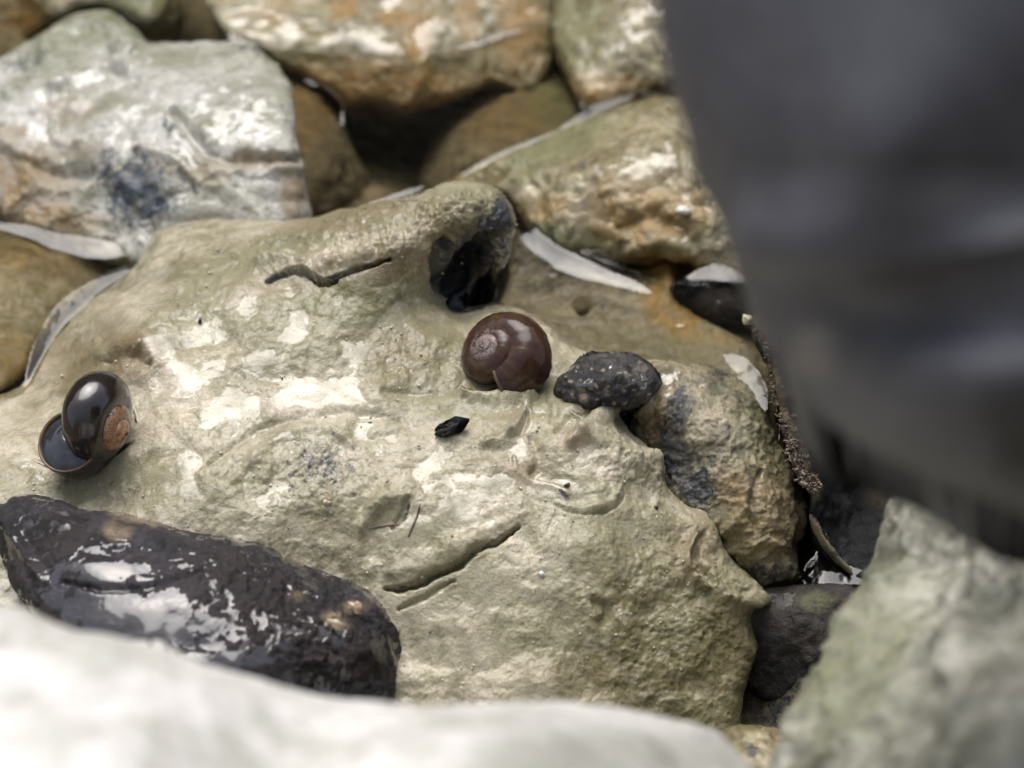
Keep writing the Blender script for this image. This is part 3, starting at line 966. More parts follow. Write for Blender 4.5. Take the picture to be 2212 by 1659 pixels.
o = rock("submerged_rock", [(1108, 490), (1150, 520), (1220, 555), (1320, 580), (1400, 580), (1425, 545), (1452, 560), (1456, 605), (1452, 640), (1490, 675), (1540, 702), (1600, 730), (1640, 760), (1640, 790), (1660, 860), (1640, 900), (1560, 820), (1420, 800), (1300, 790), (1220, 770), (1130, 700), (1080, 665), (1100, 600)],
         [(1108, 490, -4.0), (1220, 555, -3.9), (1400, 590, -3.7), (1430, 548, -3.4), (1450, 620, -3.4), (1400, 690, -3.5), (1500, 690, -3.35), (1600, 740, -3.4), (1560, 770, -3.4), (1640, 850, -3.8), (1300, 780, -3.2), (1220, 765, -3.15), (1130, 690, -3.6), (1090, 640, -4.6), (1110, 570, -4.6), (1220, 640, -4.0), (1420, 770, -3.25)],
         LEDGE, g=4, R=18, back=.5, skirt=(1, 2), seed=13, paint=painter(base=.1, dark=[(1180, 600, 130, 70, 20, .62), (1300, 670, 90, 40, 20, .55), (1130, 560, 50, 90, 0, .6), (1640, 870, 30, 40, 0, .5)], och=[(1430, 600, 28, 55, 0, 1.1), (1455, 680, 75, 36, 35, 1.25), (1550, 730, 60, 16, 20, .5)], gre=[(1500, 760, 130, 40, 0, .7), (1350, 740, 100, 40, 0, .5)]),
         noise=(('f', .5, .15, 3), ('r', 1.2, .16, 3), ('f', 3, .08, 3)))
tag(o, "grey-brown ledge under water between the brown shell and the orange stone", "rock")

# ------------------------------------------------------------------ muddy boulder at the right
def p_boul(Q, P, h):
    return painter(base=.25, fl=[(1440, 800, 60, 26, 0, .9), (1420, 860, 30, 60, 20, .8), (1560, 960, 40, 26, 0, .6), (1660, 930, 24, 60, 0, .5)],
                   dark=[(1470, 900, 34, 70, 10, 1.0), (1460, 990, 50, 50, 0, 1.35), (1500, 1050, 60, 50, 20, 1.1), (1440, 950, 30, 60, 0, .95), (1570, 800, 60, 20, 10, .95), (1600, 860, 40, 30, 30, .6), (1490, 795, 30, 10, 0, .6), (1540, 1000, 30, 24, 0, .55), (1650, 1240, 90, 26, 0, .8), (1600, 900, 30, 50, 0, .4)],
                   och=[(1420, 920, 30, 40, 0, .6), (1640, 1120, 90, 110, 0, .5), (1590, 1060, 50, 50, 0, .6), (1600, 1180, 60, 50, 0, .4)], gre=[(1560, 1140, 110, 80, 0, .7), (1640, 950, 60, 120, 0, .5)], seed=33)(Q, P, h)


o = rock("muddy_boulder", [(1380, 790), (1400, 775), (1450, 784), (1500, 790), (1560, 800), (1610, 832), (1645, 880), (1672, 930), (1700, 985), (1735, 1050), (1748, 1105), (1738, 1150), (1722, 1178), (1726, 1225), (1732, 1248), (1690, 1268), (1640, 1275), (1590, 1262), (1555, 1215), (1520, 1150), (1470, 1110), (1420, 1050), (1350, 960), (1365, 900), (1372, 860), (1385, 830)],
         [(1400, 775, -1.2), (1500, 790, -.9), (1600, 825, -1.2), (1670, 930, -1.9), (1735, 1050, -2.9), (1752, 1130, -3.6), (1735, 1225, -4.4), (1640, 1275, -4.6), (1560, 1215, -4.0), (1470, 1110, -2.8), (1400, 1000, -2.6), (1370, 920, -1.9), (1385, 840, -1.1), (1450, 870, -.9), (1560, 900, -.8), (1500, 1000, -1.7), (1600, 1030, -1.7), (1680, 1100, -2.5), (1620, 1150, -2.7), (1640, 1230, -3.7)],
         MUD2, g=2.6, R=34, back=1.2, skirt=(2.0, 3), seed=14, warp=.3, paint=p_boul,
         noise=(('f', .6, .3, 2), ('f', 1.5, .14, 2), ('l', 3.4, .10, 2), ('l', 7.0, .05, 2), ('f', 4, .03, 2)),
         strokes=[([(1390, 800), (1400, 870), (1385, 900)], 14, .25), ([(1600, 1000), (1610, 1060), (1600, 1110), (1560, 1150)], 16, .15), ([(1640, 1020), (1625, 1080), (1630, 1140)], 10, -.16), ([(1560, 1180), (1600, 1190), (1650, 1170), (1690, 1180)], 20, .16), ([(1450, 790), (1480, 830), (1430, 860)], 18, .15)])
tag(o, "muddy knobbly boulder with black flint patches right of the dark pebble", "rock")

o = rock("black_rock", [(1630, 690), (1650, 720), (1664, 770), (1676, 830), (1690, 900), (1706, 960), (1730, 1030), (1750, 1060), (1752, 1120), (1765, 1180), (1800, 1225), (1850, 1255), (1930, 1230), (2050, 1150), (2100, 1000), (1950, 760), (1800, 640), (1680, 620)],
         [(1630, 690, -.2), (1700, 940, -1.0), (1750, 1060, -2.1), (1765, 1180, -3.6), (1840, 1250, -4.4), (1950, 1200, -3.6), (2050, 1000, -1), (1850, 1050, -4.2), (1800, 950, -2.6), (1850, 800, -1), (1760, 760, 0.3), (1800, 650, .3)],
         BLACKR, g=4, R=16, back=.4, skirt=(1.5, 3), seed=15, noise=(('f', .8, .3, 3), ('f', 3, .12, 4)), paint=painter(base=.0, och=[(1650, 740, 14, 60, -15, .8), (1672, 830, 16, 60, -10, .8), (1700, 930, 18, 60, -20, .9), (1735, 1030, 20, 50, -25, .9), (1900, 1060, 30, 40, 0, .3)]))
tag(o, "black rock with a crusty brown edge under the large blurred boulder", "rock")
BLACK = o
# fringe of crust along its edge
rng = random.Random(5)
FV, FF = [], []


def tube_pts(path, radii, k=5):
    path = np.array(path)
    b = len(FV)
    n = len(path)
    for i in range(n):
        t = path[min(i + 1, n - 1)] - path[max(i - 1, 0)]
        t /= np.linalg.norm(t) + 1e-9
        a = np.cross(t, [0.3, .2, 1.0]); a /= np.linalg.norm(a)
        c = np.cross(t, a)
        for j in range(k):
            an = j / k * 2 * math.pi
            FV.append(path[i] + radii[i] * (a * math.cos(an) + c * math.sin(an)))
    for i in range(n - 1):
        for j in range(k):
            FF.append((b + i * k + j, b + i * k + (j + 1) % k, b + (i + 1) * k + (j + 1) % k, b + (i + 1) * k + j))
    FV.append(path[-1] + (path[-1] - path[-2]) * .3)
    for j in range(k):
        FF.append((b + (n - 1) * k + j, b + (n - 1) * k + (j + 1) % k, len(FV) - 1))


edge = catmull([(1640, 700), (1658, 765), (1668, 830), (1690, 900), (1702, 960), (1726, 1020), (1750, 1050)], 8, False)
ez = np.linspace(-.1, -2.0, len(edge))
for i in range(1000):
    k = rng.randrange(len(edge) - 1)
    if math.sin(k * 1.7) + math.sin(k * .61) < rng.uniform(-2.2, 1.0):
        continue
    q = edge[k] + (edge[k + 1] - edge[k]) * rng.random()
    q = q + np.array([rng.gauss(7, 9), rng.gauss(0, 6)])
    p = at_z(q[0], q[1], ez[k])
    p = p - raydir(q[0], q[1]) * .25
    d = np.array([rng.gauss(-.3, .5), rng.gauss(-.1, .4), rng.gauss(.25, .5)])
    d /= np.linalg.norm(d)
    l = rng.uniform(.02, .10) * (2.0 if rng.random() < .06 else 1)
    r = .018 * math.exp(rng.gauss(.2, .5))
    mid = p + d * l * .5 + np.array([rng.gauss(0, .03), rng.gauss(0, .03), rng.gauss(0, .03)])
    tube_pts([p - d * .1, mid, p + d * l], [r, r * 1.1, r * .7])
CRUST = rock_mat("brown_crust", (.24, .19, .13), (.11, .075, .05), (.04, .022, .018), coat=1, ior=1.5, bump=.8, big=2.0)
o = new_mesh("crust_fringe", np.array(FV), FF, CRUST, {"mask": np.zeros((len(FV), 4))}, parent=BLACK)
o["kind"] = "stuff"

o = rock("thin_edge_stone", [(1748, 1112), (1766, 1130), (1792, 1172), (1822, 1210), (1848, 1240), (1836, 1244), (1806, 1218), (1776, 1184), (1756, 1150)],
         [(1735, 1150, -3.4), (1775, 1200, -4), (1840, 1252, -4.6), (1790, 1240, -4.6), (1755, 1200, -4.2)],
         MUD2, g=3, R=8, back=.3, skirt=(.5, 1), drop=-6, seed=16, noise=(('f', 2, .08, 3), ('f', 6, .04, 2)), paint=painter(base=.3))
tag(o, "thin tan sliver of stone edging the small bright puddle", "stone")

# lower gap stones
o = rock("sunken_brown_stone", [(1600, 1290), (1700, 1265), (1840, 1262), (1860, 1330), (1800, 1420), (1740, 1500), (1650, 1520), (1590, 1440)],
         [(1600, 1290, -4.4), (1700, 1262, -4.25), (1840, 1258, -4.2), (1860, 1330, -4.6), (1740, 1500, -6.4), (1600, 1450, -6.4), (1720, 1340, -4.6)],
         GAPMUD, g=4, R=20, back=.5, skirt=(1, 2), seed=17, noise=(('f', 1, .15, 3), ('f', 3, .08, 3)), paint=painter(dark=[(1700, 1440, 120, 60, 0, .6)], gre=[(1760, 1300, 50, 20, 0, .5)]))
tag(o, "dark brown wet stone in the gap below the muddy boulder", "stone")
o = rock("gap_stone", [(1560, 1590), (1600, 1568), (1650, 1572), (1700, 1590), (1720, 1650), (1700, 1760), (1560, 1760), (1530, 1660)],
         [(1560, 1590, -3.4), (1650, 1572, -3.2), (1720, 1650, -3.4), (1620, 1650, -2.6), (1620, 1760, -2.4)],
         OLIVE, g=4, R=20, back=.5, skirt=(1, 2), seed=18, noise=(('r', 1, .3, 3), ('f', 3, .1, 3)), paint=painter(dark=[(1620, 1620, 30, 20, 40, .8), (1690, 1640, 24, 40, 0, .7)]))
tag(o, "mottled olive stone at the bottom edge between the two foreground rocks", "stone")

# ------------------------------------------------------------------ dark stone bottom left
def p_dark(Q, P, h):
    return painter(base=.45, fl=[(330, 1350, 280, 90, 14, 1.15), (250, 1240, 180, 50, 10, 1.0), (520, 1420, 170, 80, 25, 1.15), (130, 1130, 60, 24, 10, .9), (220, 1180, 60, 30, 0, .9), (30, 1180, 20, 60, -20, .9), (380, 1420, 200, 50, 12, 1.)],
                   och=[(300, 1120, 60, 12, 10, .7), (250, 1150, 30, 20, 0, .6), (765, 1315, 26, 14, 0, .9), (730, 1340, 30, 14, 20, .8), (640, 1290, 20, 12, 0, .5)], gre=[(560, 1300, 160, 90, 25, .7), (130, 1170, 60, 60, 0, .5), (730, 1420, 100, 70, 0, .6)], seed=50)(Q, P, h)


o = rock("dark_brown_stone", [(-120, 1080), (0, 1088), (22, 1070), (72, 1066), (130, 1084), (200, 1104), (280, 1110), (340, 1125), (420, 1150), (500, 1158), (570, 1174), (625, 1206), (700, 1238), (760, 1254), (818, 1292), (852, 1340), (870, 1400), (862, 1460), (840, 1530), (700, 1560), (500, 1560), (300, 1520), (180, 1440), (95, 1350), (55, 1310), (25, 1265), (0, 1200), (-20, 1140)],
         [(0, 1095, -.9), (70, 1066, -.6), (280, 1110, -.3), (500, 1158, -.6), (700, 1238, -1.3), (850, 1340, -2.4), (865, 1450, -3.2), (840, 1530, -3.4), (500, 1560, -1.5), (180, 1440, -1.1), (55, 1310, -1.3), (0, 1200, -1.3), (150, 1220, -.2), (330, 1230, -.05), (450, 1250, -.1), (560, 1350, -.55), (700, 1350, -.9), (350, 1380, -.5), (680, 1480, -1.9), (790, 1400, -1.7), (450, 1460, -.95)],
         DARKR, g=3.2, R=40, back=1.5, skirt=(2.4, 3), seed=19, warp=.3, paint=p_dark,
         noise=(('f', .4, .14, 3), ('f', 1.1, .15, 4), ('r', 1.0, .08, 3), ('l', 3.4, .12, 2, lambda Q, P: .25 + blob(Q, P, 650, 1330, 260, 140, 25, .6)), ('f', 4.0, .05, 3)),
         strokes=[([(140, 1258), (220, 1272), (300, 1268), (380, 1250), (440, 1232)], 10, -.16), ([(0, 1110), (60, 1200), (100, 1260)], 14, .2), ([(240, 1190), (330, 1180), (350, 1170)], 14, -.12)])
tag(o, "large dark brown flint stone with pale sky sheen at the lower left", "rock")

# ------------------------------------------------------------------ foreground rocks (strongly out of focus)
o = rock("pale_foreground_rock", [(-400, 1240), (-200, 1275), (0, 1308), (60, 1318), (120, 1345), (170, 1362), (240, 1372), (310, 1388), (370, 1402), (430, 1430), (500, 1450), (560, 1464), (620, 1484), (700, 1504), (850, 1518), (1000, 1522), (1200, 1515), (1330, 1528), (1450, 1552), (1550, 1580), (1610, 1640), (1650, 1700), (1700, 2000), (1500, 2500), (600, 2700), (-400, 2500)],
         [(-400, 1240, 62), (0, 1308, 61), (370, 1402, 60), (700, 1504, 60), (1200, 1515, 60), (1550, 1580, 63), (1650, 1700, 62), (1000, 1650, 55), (300, 1600, 54), (0, 1500, 55), (600, 2100, 50), (1300, 2100, 52), (-400, 2000, 52), (600, 2700, 50), (1700, 2000, 58)],
         WHITER, g=9, R=70, back=3.0, skirt=(3, 6), drop=-9, shrink=.95, seed=20, depth_mode=True,
         noise=(('f', .25, .6, 2), ('f', .9, .15, 3)), rim_w=60, rim_h=.5,
         paint=painter(base=.3, gre=[(1300, 1640, 260, 60, 0, 1.0), (900, 1600, 60, 30, 0, .6), (200, 1430, 90, 30, 0, .5), (560, 1640, 120, 40, 10, .5), (100, 1620, 60, 60, 0, .4)], dark=[(1520, 1590, 60, 30, 0, .6), (920, 1522, 22, 12, 0, .0)], och=[(915, 1520, 26, 12, 0, .8)], seed=60))
tag(o, "white out-of-focus rock across the bottom foreground", "rock")

o = rock("grey_green_rock", [(1915, 1085), (1940, 1058), (1990, 1058), (2050, 1090), (2120, 1118), (2212, 1170), (2400, 1260), (2600, 1500), (2600, 2100), (2000, 2300), (1600, 2000), (1640, 1720), (1690, 1600), (1722, 1500), (1775, 1410), (1800, 1335), (1858, 1255), (1898, 1170)],
         [(1940, 1060, 75.5), (2212, 1170, 66), (2600, 1500, 58), (1900, 1180, 74.5), (1800, 1340, 72.5), (1722, 1500, 70), (1690, 1620, 68), (2050, 1250, 69), (1900, 1450, 67), (2100, 1550, 60), (1850, 1650, 64), (2300, 1900, 55), (1700, 2000, 62), (2600, 2100, 54)],
         GREENR, g=7, R=40, back=1.6, skirt=(3, 6), drop=-9, shrink=.9, seed=21, depth_mode=True,
         noise=(('f', .35, .5, 3), ('f', 1.1, .35, 4), ('r', .9, .3, 3), ('f', 3, .08, 3)),
         paint=painter(base=.4, gre=[(1850, 1450, 120, 200, 20, .8)], dark=[(2160, 1300, 80, 120, 30, .7), (2000, 1500, 60, 50, 0, .4)], seed=70),
         strokes=[([(2050, 1100), (2000, 1250), (1900, 1400)], 40, -.5), ([(2150, 1150), (2120, 1300), (2040, 1450)], 40, .5)])
tag(o, "grey-green ridged rock in the lower right foreground", "rock")

o = rock("charcoal_boulder", [(1415, -500), (1414, -100), (1416, 40), (1430, 120), (1450, 200), (1476, 290), (1506, 370), (1540, 455), (1570, 540), (1602, 622), (1642, 705), (1690, 790), (1738, 860), (1792, 915), (1858, 962), (1940, 1004), (2030, 1040), (2120, 1075), (2212, 1115), (2350, 1220), (2500, 1600), (2700, 2200), (3400, 2200), (3700, 800), (3400, -500), (2400, -900)],
         [(1415, -500, 50), (1416, 40, 50), (1506, 370, 50), (1642, 705, 50.5), (1790, 930, 51.5), (2020, 1085, 52.5), (2212, 1180, 53), (2500, 1600, 62), (2700, 2200, 66), (1900, 100, 45.3), (1900, 360, 45.2), (2000, 600, 46.6), (1950, 900, 47.6), (2150, 980, 47.0), (2212, 500, 45.5), (3000, 600, 46), (3300, 2000, 60), (2900, 1300, 52)],
         BOULD, g=10, R=110, back=1.6, skirt=(4, 9), drop=-9, foot=(66, -22), shrink=.9, rim_h=0, rim_w=130, seed=22, depth_mode=True,
         noise=(('f', .3, .08, 2),), paint=painter(base=-1.5, och=[(1755, 765, 40, 60, -35, 1.0), (2080, 400, 160, 30, 0, .25)], seed=80),
         strokes=[([(1400, 500), (1700, 505), (1900, 510), (2100, 505), (2400, 515)], 110, .7), ([(1600, 660), (1800, 680), (2000, 690), (2400, 700)], 90, -.4), ([(1700, 930), (1900, 980), (2100, 1010), (2300, 1040)], 120, .3)])
tag(o, "huge smooth charcoal boulder, very blurred, filling the upper right", "rock")

# ------------------------------------------------------------------ water
WSTROKES = [  # picture polyline, half width, rise in cm
    ([(-40, 480), (60, 500), (140, 527), (220, 540), (300, 538)], 26, .26),
    ([(285, 578), (210, 618), (140, 675), (92, 740), (55, 830)], 26, .26),
    ([(1085, 405), (1110, 445), (1130, 490), (1165, 530), (1230, 572), (1300, 596), (1400, 628)], 28, .30),
    ([(640, 165), (690, 195), (725, 235), (738, 270)], 17, .2),
    ([(960, 396), (1010, 372), (1070, 341), (1130, 313), (1220, 276)], 10, .11),
    ([(1200, 282), (1250, 258), (1300, 232), (1380, 202)], 14, .17),
    ([(1196, 85), (1222, 140), (1240, 200), (1262, 240)], 17, .2),
    ([(760, 450), (860, 423), (920, 400)], 9, .09),
    ([(1480, 600), (1550, 590), (1630, 600)], 22, .22),
    ([(1565, 765), (1605, 795), (1640, 850), (1655, 890)], 32, .32),
    ([(440, 10), (465, 50), (500, 88), (560, 100)], 20, .2),
    ([(880, 98), (1000, 100), (1080, 78), (1160, 58)], 14, .16),
]


def build_water(u0, u1, v0, v1, z, strokes, label, g=4.0):
    U, V = np.meshgrid(np.arange(u0, u1, g), np.arange(v0, v1, g), indexing='ij')
    Q = np.c_[U.ravel(), V.ravel()]
    P = at_z(Q[:, 0], Q[:, 1], np.full(len(Q), z))
    h = .02 * fbm(P, .25, 2, 5) + .010 * fbm(P, 1.5, 3, 6)
    for pts, wd, am, *fd in strokes:
        fdir = np.array(fd[0] if fd else [.25, -1.0])
        ds, ts = stroke_d(Q, pts, 6)
        wv = wd * (0.08 + 0.86 * np.sin(np.clip(ts, 0.01, .99) * math.pi) ** .7) * (.6 + .5 * ts) * (1 + .3 * fbm(P, .8, 2, 9))
        L = catmull(pts, 6, False)
        m = ds < wv * 1.6
        if not m.any():
            continue
        dd, npt, _, _ = seg_dist(Q[m], L[:-1], L[1:])
        far = np.where((Q[m] - npt) @ fdir > 0, 1.0, -1.0)
        # the water climbs against the stone: a tilted bead, steeper on its far side
        x = far * dd / wv[m] + .14 * fbm(P[m], 1.6, 4, 7)
        hh = np.where(x < .75, np.clip((x + 1) / 1.75, 0, 1) ** 1.35, np.clip((1.35 - x) / .6, 0, 1))
        h[m] = np.maximum(h[m], am * hh * np.clip(wv[m] / wd, .05, 1))
    P[:, 2] += h
    nu, nv = U.shape
    gid = np.arange(nu * nv).reshape(nu, nv)
    F = np.stack([gid[:-1, :-1], gid[:-1, 1:], gid[1:, 1:], gid[1:, :-1]], -1).reshape(-1, 4)
    if vnormals(P, F)[:, 2].mean() < 0:
        F = F[:, ::-1].copy()
    o = new_mesh("water", P, F, WATER)
    tag(o, kind="structure", label=label)


build_water(-300, 2350, -300, 952, ZW, WSTROKES, "still shallow water standing between the stones")
build_water(1600, 2050, 1130, 1264, -4.4, [([(1722, 1160), (1736, 1205), (1765, 1232), (1825, 1250)], 46, .34, (1.0, -.45))], "small bright puddle below the muddy boulder")

# ------------------------------------------------------------------ snail shells
def shell_mesh(sat=0.0, W=1.82, turns=4.2, a=.47, b=.86, c=.56, nth=60, nph=40, grow=.006, aper=1.0):
    th = np.linspace(-turns * 2 * math.pi, 0, int(nth * turns) + 1)
    ph = np.linspace(0, 2 * math.pi, nph, endpoint=False)
    the = np.where(th > -sat, -sat - (th + sat) * .12, th) if sat else th
    s = W ** (the / (2 * math.pi))
    T, Pp = np.meshgrid(th, ph, indexing='ij')
    S = s[:, None]
    cp, sp = np.cos(Pp), np.sin(Pp)
    # slightly shouldered oval section
    rr = c * S * (1 + .05 * np.cos(2 * Pp - .6))
    rr = rr * (1 + grow * np.sin(T * 23 + 2 * np.sin(T * 7)) + grow * .8 * np.sin(T * 61 + np.sin(T * 13)))
    rad = a * S + rr * cp
    z = -b * S + rr * 1.06 * sp
    rad = np.maximum(rad, 0.02 * S)
    X = rad * np.cos(-T)
    Y = rad * np.sin(-T)
    V = np.stack([X, Y, z], -1).reshape(-1, 3)
    n = len(th)
    gid = np.arange(n * nph).reshape(n, nph)
    F = np.stack([gid[:-1, :], np.roll(gid[:-1, :], -1, 1), np.roll(gid[1:, :], -1, 1), gid[1:, :]], -1).reshape(-1, 4)
    return V, F, T.ravel(), Pp.ravel(), gid, np.stack([a * s * np.cos(-th), a * s * np.sin(-th), -b * s], -1)


def shell_mat(name, base, dark, tipc, erode=.62, cap=(.30, .24, .2), stain=None, gloss=1.38):
    m, n = nodes_of(name)
    L = n.links.new
    co = cm_coords(n)
    a = N_(n, "ShaderNodeAttribute", attribute_name="growth")
    e = N_(n, "ShaderNodeAttribute", attribute_name="spire")
    cmb = N_(n, "ShaderNodeCombineXYZ")
    L(a.outputs["Fac"], cmb.inputs[0])
    gn = noise_n(n, cmb.outputs[0], 9, 5, .7)
    n2 = noise_n(n, co, 2.0, 5, .6)
    n3 = noise_n(n, co, 7, 6, .7, .5)
    col = mixc(n, ramp(n, [(.30, 0.0), (.70, 1.0)], gn), dark, base)
    col = mixc(n, math_n(n, 'MULTIPLY', ramp(n, [(.45, 0.0), (.7, 1.0)], n2), .55), col, stain or tuple(c * 1.9 for c in base))
    em = math_n(n, 'ADD', e.outputs["Fac"], math_n(n, 'MULTIPLY', math_n(n, 'SUBTRACT', n3, .5), .8))
    em = ramp(n, [(erode - .02, 0.0), (erode + .05, 1.0)], em)
    ec = mixc(n, ramp(n, [(.4, 0.0), (.6, 1.0)], n3), tipc, cap)
    col = mixc(n, em, col, ec)
    p = N_(n, "ShaderNodeBsdfPrincipled")
    L(col, p.inputs["Base Color"])
    p.inputs["Roughness"].default_value = .5
    p.inputs["Specular IOR Level"].default_value = .05
    p.inputs["Coat Weight"].default_value = 1.0
    p.inputs["Coat IOR"].default_value = gloss
    cr = math_n(n, 'ADD', math_n(n, 'MULTIPLY', em, .3), .04)
    L(cr, p.inputs["Coat Roughness"])
    bp = N_(n, "ShaderNodeBump")
    bp.inputs["Distance"].default_value = .0008
    bp.inputs["Strength"].default_value = .25
    hgt = math_n(n, 'ADD', math_n(n, 'MULTIPLY', gn, .5), math_n(n, 'MULTIPLY', math_n(n, 'MULTIPLY', em, n3), 2.0))
    L(hgt, bp.inputs["Height"])
    L(bp.outputs[0], p.inputs["Normal"])
    bp2 = N_(n, "ShaderNodeBump")
    bp2.inputs["Distance"].default_value = .0008
    bp2.inputs["Strength"].default_value = .14
    L(hgt, bp2.inputs["Height"])
    L(bp2.outputs[0], p.inputs["Coat Normal"])
    o = N_(n, "ShaderNodeOutputMaterial")
    L(p.outputs[0], o.inputs[0])
    return m


def basis(apex_cam, roll):
    """apex direction given as (right, up, toward camera); roll turns the aperture about the axis"""
    d = apex_cam[0] * RGT + apex_cam[1] * UPV - apex_cam[2] * FWD
    z = Vector(d).normalized()
    x = Vector((0, 0, 1)).cross(z)
    if x.length < .01:
        x = Vector((1, 0, 0))
    x.normalize()
    y = z.cross(x)
    M = Matrix((x, y, z)).transposed()
    return (M @ Matrix.Rotation(math.radians(roll), 3, 'Z'))


def make_shell(name, label, centre, size, apex_cam, roll, mat, oper_mat, lip_mat, params, jit=0.0):
    V, F, T, Pp, gid, ctr = shell_mesh(**params)
    R = np.array(basis(apex_cam, roll))
    mid = np.array([0, 0, -params.get('b', .86) * .75])
    def tr(X):
        return (np.asarray(X) - mid) @ R.T * size + centre
    root = bpy.data.objects.new(name, None)
    COL.objects.link(root)
    VV = tr(V)
    root.location = Vector(np.array([centre[0], centre[1], VV[:, 2].min()]) * CM)
    root.empty_display_size = .01
    tag(root, label, "snail shell")
    spire = 1 - params.get('W', 1.82) ** (T / (2 * math.pi))
    VV = VV + .018 * size * np.c_[fbm(VV, 1.5, 3, 3), fbm(VV, 1.5, 3, 4), fbm(VV, 1.5, 3, 5)]
    new_mesh("whorls", VV, F, mat, {"growth": T, "spire": spire}, parent=root)
    # lip: a thin rim round the aperture
    ring = V[gid[-1]]
    c0 = ring.mean(0)
    t = np.array([0, -1.0, 0])      # growth direction at theta = 0
    k = len(ring)
    rows = [ring * 1.0, c0 + (ring - c0) * 1.03 + t * .03, c0 + (ring - c0) * 1.0 + t * .055, c0 + (ring - c0) * .93 + t * .03, c0 + (ring - c0) * .9 - t * .12]
    LV = np.concatenate(rows)
    g2 = np.arange(5 * k).reshape(5, k)
    LF = np.stack([g2[:-1], np.roll(g2[:-1], -1, 1), np.roll(g2[1:], -1, 1), g2[1:]], -1).reshape(-1, 4)
    new_mesh("aperture_lip", tr(LV), LF, lip_mat, {"growth": np.zeros(len(LV)), "spire": np.zeros(len(LV)), "mask": np.zeros((len(LV), 4))}, parent=root)
    # operculum: concentric plate closing the aperture
    OV, OF = [], []
    nr = 26
    cc = c0 + (ring[k // 2] - c0) * .25
    for i in range(nr):
        f = (i + .3) / (nr - .7 + .3)
        base = cc * (1 - f) + c0 * f
        dish = .01 + .13 * (1 - f * f) * (1 if f > .2 else f * 5) + .002 * math.sin(f * 24)
        for j in range(k):
            OV.append(base + (ring[j] - c0) * .93 * f + t * (dish - .01))
    gg = np.arange(nr * k).reshape(nr, k)
    OF = np.stack([gg[:-1], np.roll(gg[:-1], -1, 1), np.roll(gg[1:], -1, 1), gg[1:]], -1).reshape(-1, 4)
    OV = np.array(OV)
    new_mesh("operculum", tr(OV), OF, oper_mat, {"growth": np.repeat(np.linspace(0, .3, nr), k), "spire": np.zeros(nr * k), "mask": np.zeros((nr * k, 4))}, parent=root)
    return root


SH1 = shell_mat("brown_shell", (.052, .019, .011), (.022, .010, .008), (.27, .23, .22), erode=.62, cap=(.11, .065, .055), stain=(.075, .055, .022), gloss=1.36)
SH2 = shell_mat("dark_shell", (.014, .009, .008), (.007, .006, .007), (.40, .25, .12), erode=.62, cap=(.17, .06, .02), stain=(.04, .02, .014), gloss=1.65)
LIP = shell_mat("shell_lip", (.12, .075, .045), (.05, .028, .02), (.3, .2, .1), erode=2)
OPER = shell_mat("operculum_horn", (.032, .036, .044), (.014, .014, .018), (.2, .2, .2), erode=2, stain=(.07, .08, .10), gloss=1.6)

make_shell("snail_shell", "reddish brown snail shell with worn pinkish spire on the mud beside the dark pebble", at_d(1080, 770, float(MAIN(1080, 850)) + .62), 1.76, (-.50, .38, .74), -25, SH1, OPER, LIP,
           dict(sat=1.0, W=1.88, turns=4.8, a=.49, b=.80, c=.535, nth=70, nph=44, grow=.010))
make_shell("snail_shell", "glossy black-brown snail shell with closed aperture and orange tip at the left edge", at_d(186, 908, float(MAIN(180, 990)) - 1.05), 2.1, (.86, -.30, .37), 206, SH2, OPER, LIP,
           dict(sat=1.9, W=1.9, turns=4.5, a=.47, b=.95, c=.56, nth=64, nph=44))

# ------------------------------------------------------------------ beads of water round the feet of the shells
def film_strip(pts, width, height, lift=0.0):
    L = catmull(pts, 8, False)
    T = np.gradient(L, axis=0)
    T /= np.linalg.norm(T, axis=1)[:, None] + 1e-9
    Nn = np.c_[-T[:, 1], T[:, 0]]
    k = 9
    rows = []
    for i in range(len(L)):
        f = i / (len(L) - 1)
        wv = width * (math.sin(min(max(f, .02), .98) * math.pi) ** .6) * (1 + .25 * math.sin(i * .9) + .2 * math.sin(i * .37))
        for j in range(k):
            x = -1 + 2 * j / (k - 1)
            q = L[i] + Nn[i] * x * wv
            dep = float(MAIN(q[0], q[1]))
            if not dep == dep:
                dep = rows[-1][3] if rows else 85.0
            rows.append((q[0], q[1], height * (1 - x * x) * min(1, wv / width + .2) - .02, dep))
    R_ = np.array(rows)
    d = R_[:, 3].reshape(len(L), k)
    for _ in range(6):
        d[1:-1] = (d[:-2] + d[1:-1] * 2 + d[2:]) / 4
        d[:, 1:-1] = (d[:, :-2] + d[:, 1:-1] * 2 + d[:, 2:]) / 4
    P = at_d(R_[:, 0], R_[:, 1], d.ravel() - R_[:, 2] - lift)
    gid = np.arange(len(L) * k).reshape(len(L), k)
    F = np.stack([gid[:-1, :-1], gid[:-1, 1:], gid[1:, 1:], gid[1:, :-1]], -1).reshape(-1, 4)
    N = vnormals(P, F)
    if np.mean(np.sum(N * (CAM - P), 1)) < 0:
        F = F[:, ::-1].copy()
    o = new_mesh("water_film", P, F, WATER)
    tag(o, kind="structure", label="bead of clear water clinging to the mud")


film_strip([(994, 834), (1012, 846), (1040, 853), (1075, 850), (1110, 862), (1160, 856)], 9, .07)
film_strip([(1200, 855), (1225, 882), (1262, 898), (1305, 890), (1340, 882)], 8, .07)
film_strip([(238, 812), (268, 845), (290, 885), (296, 915)], 10, .08)
film_strip([(66, 990), (110, 1004), (170, 1000), (230, 992), (292, 950)], 11, .08)
film_strip([(600, 604), (650, 600), (700, 612), (740, 606), (775, 590)], 4, .05, -.25)

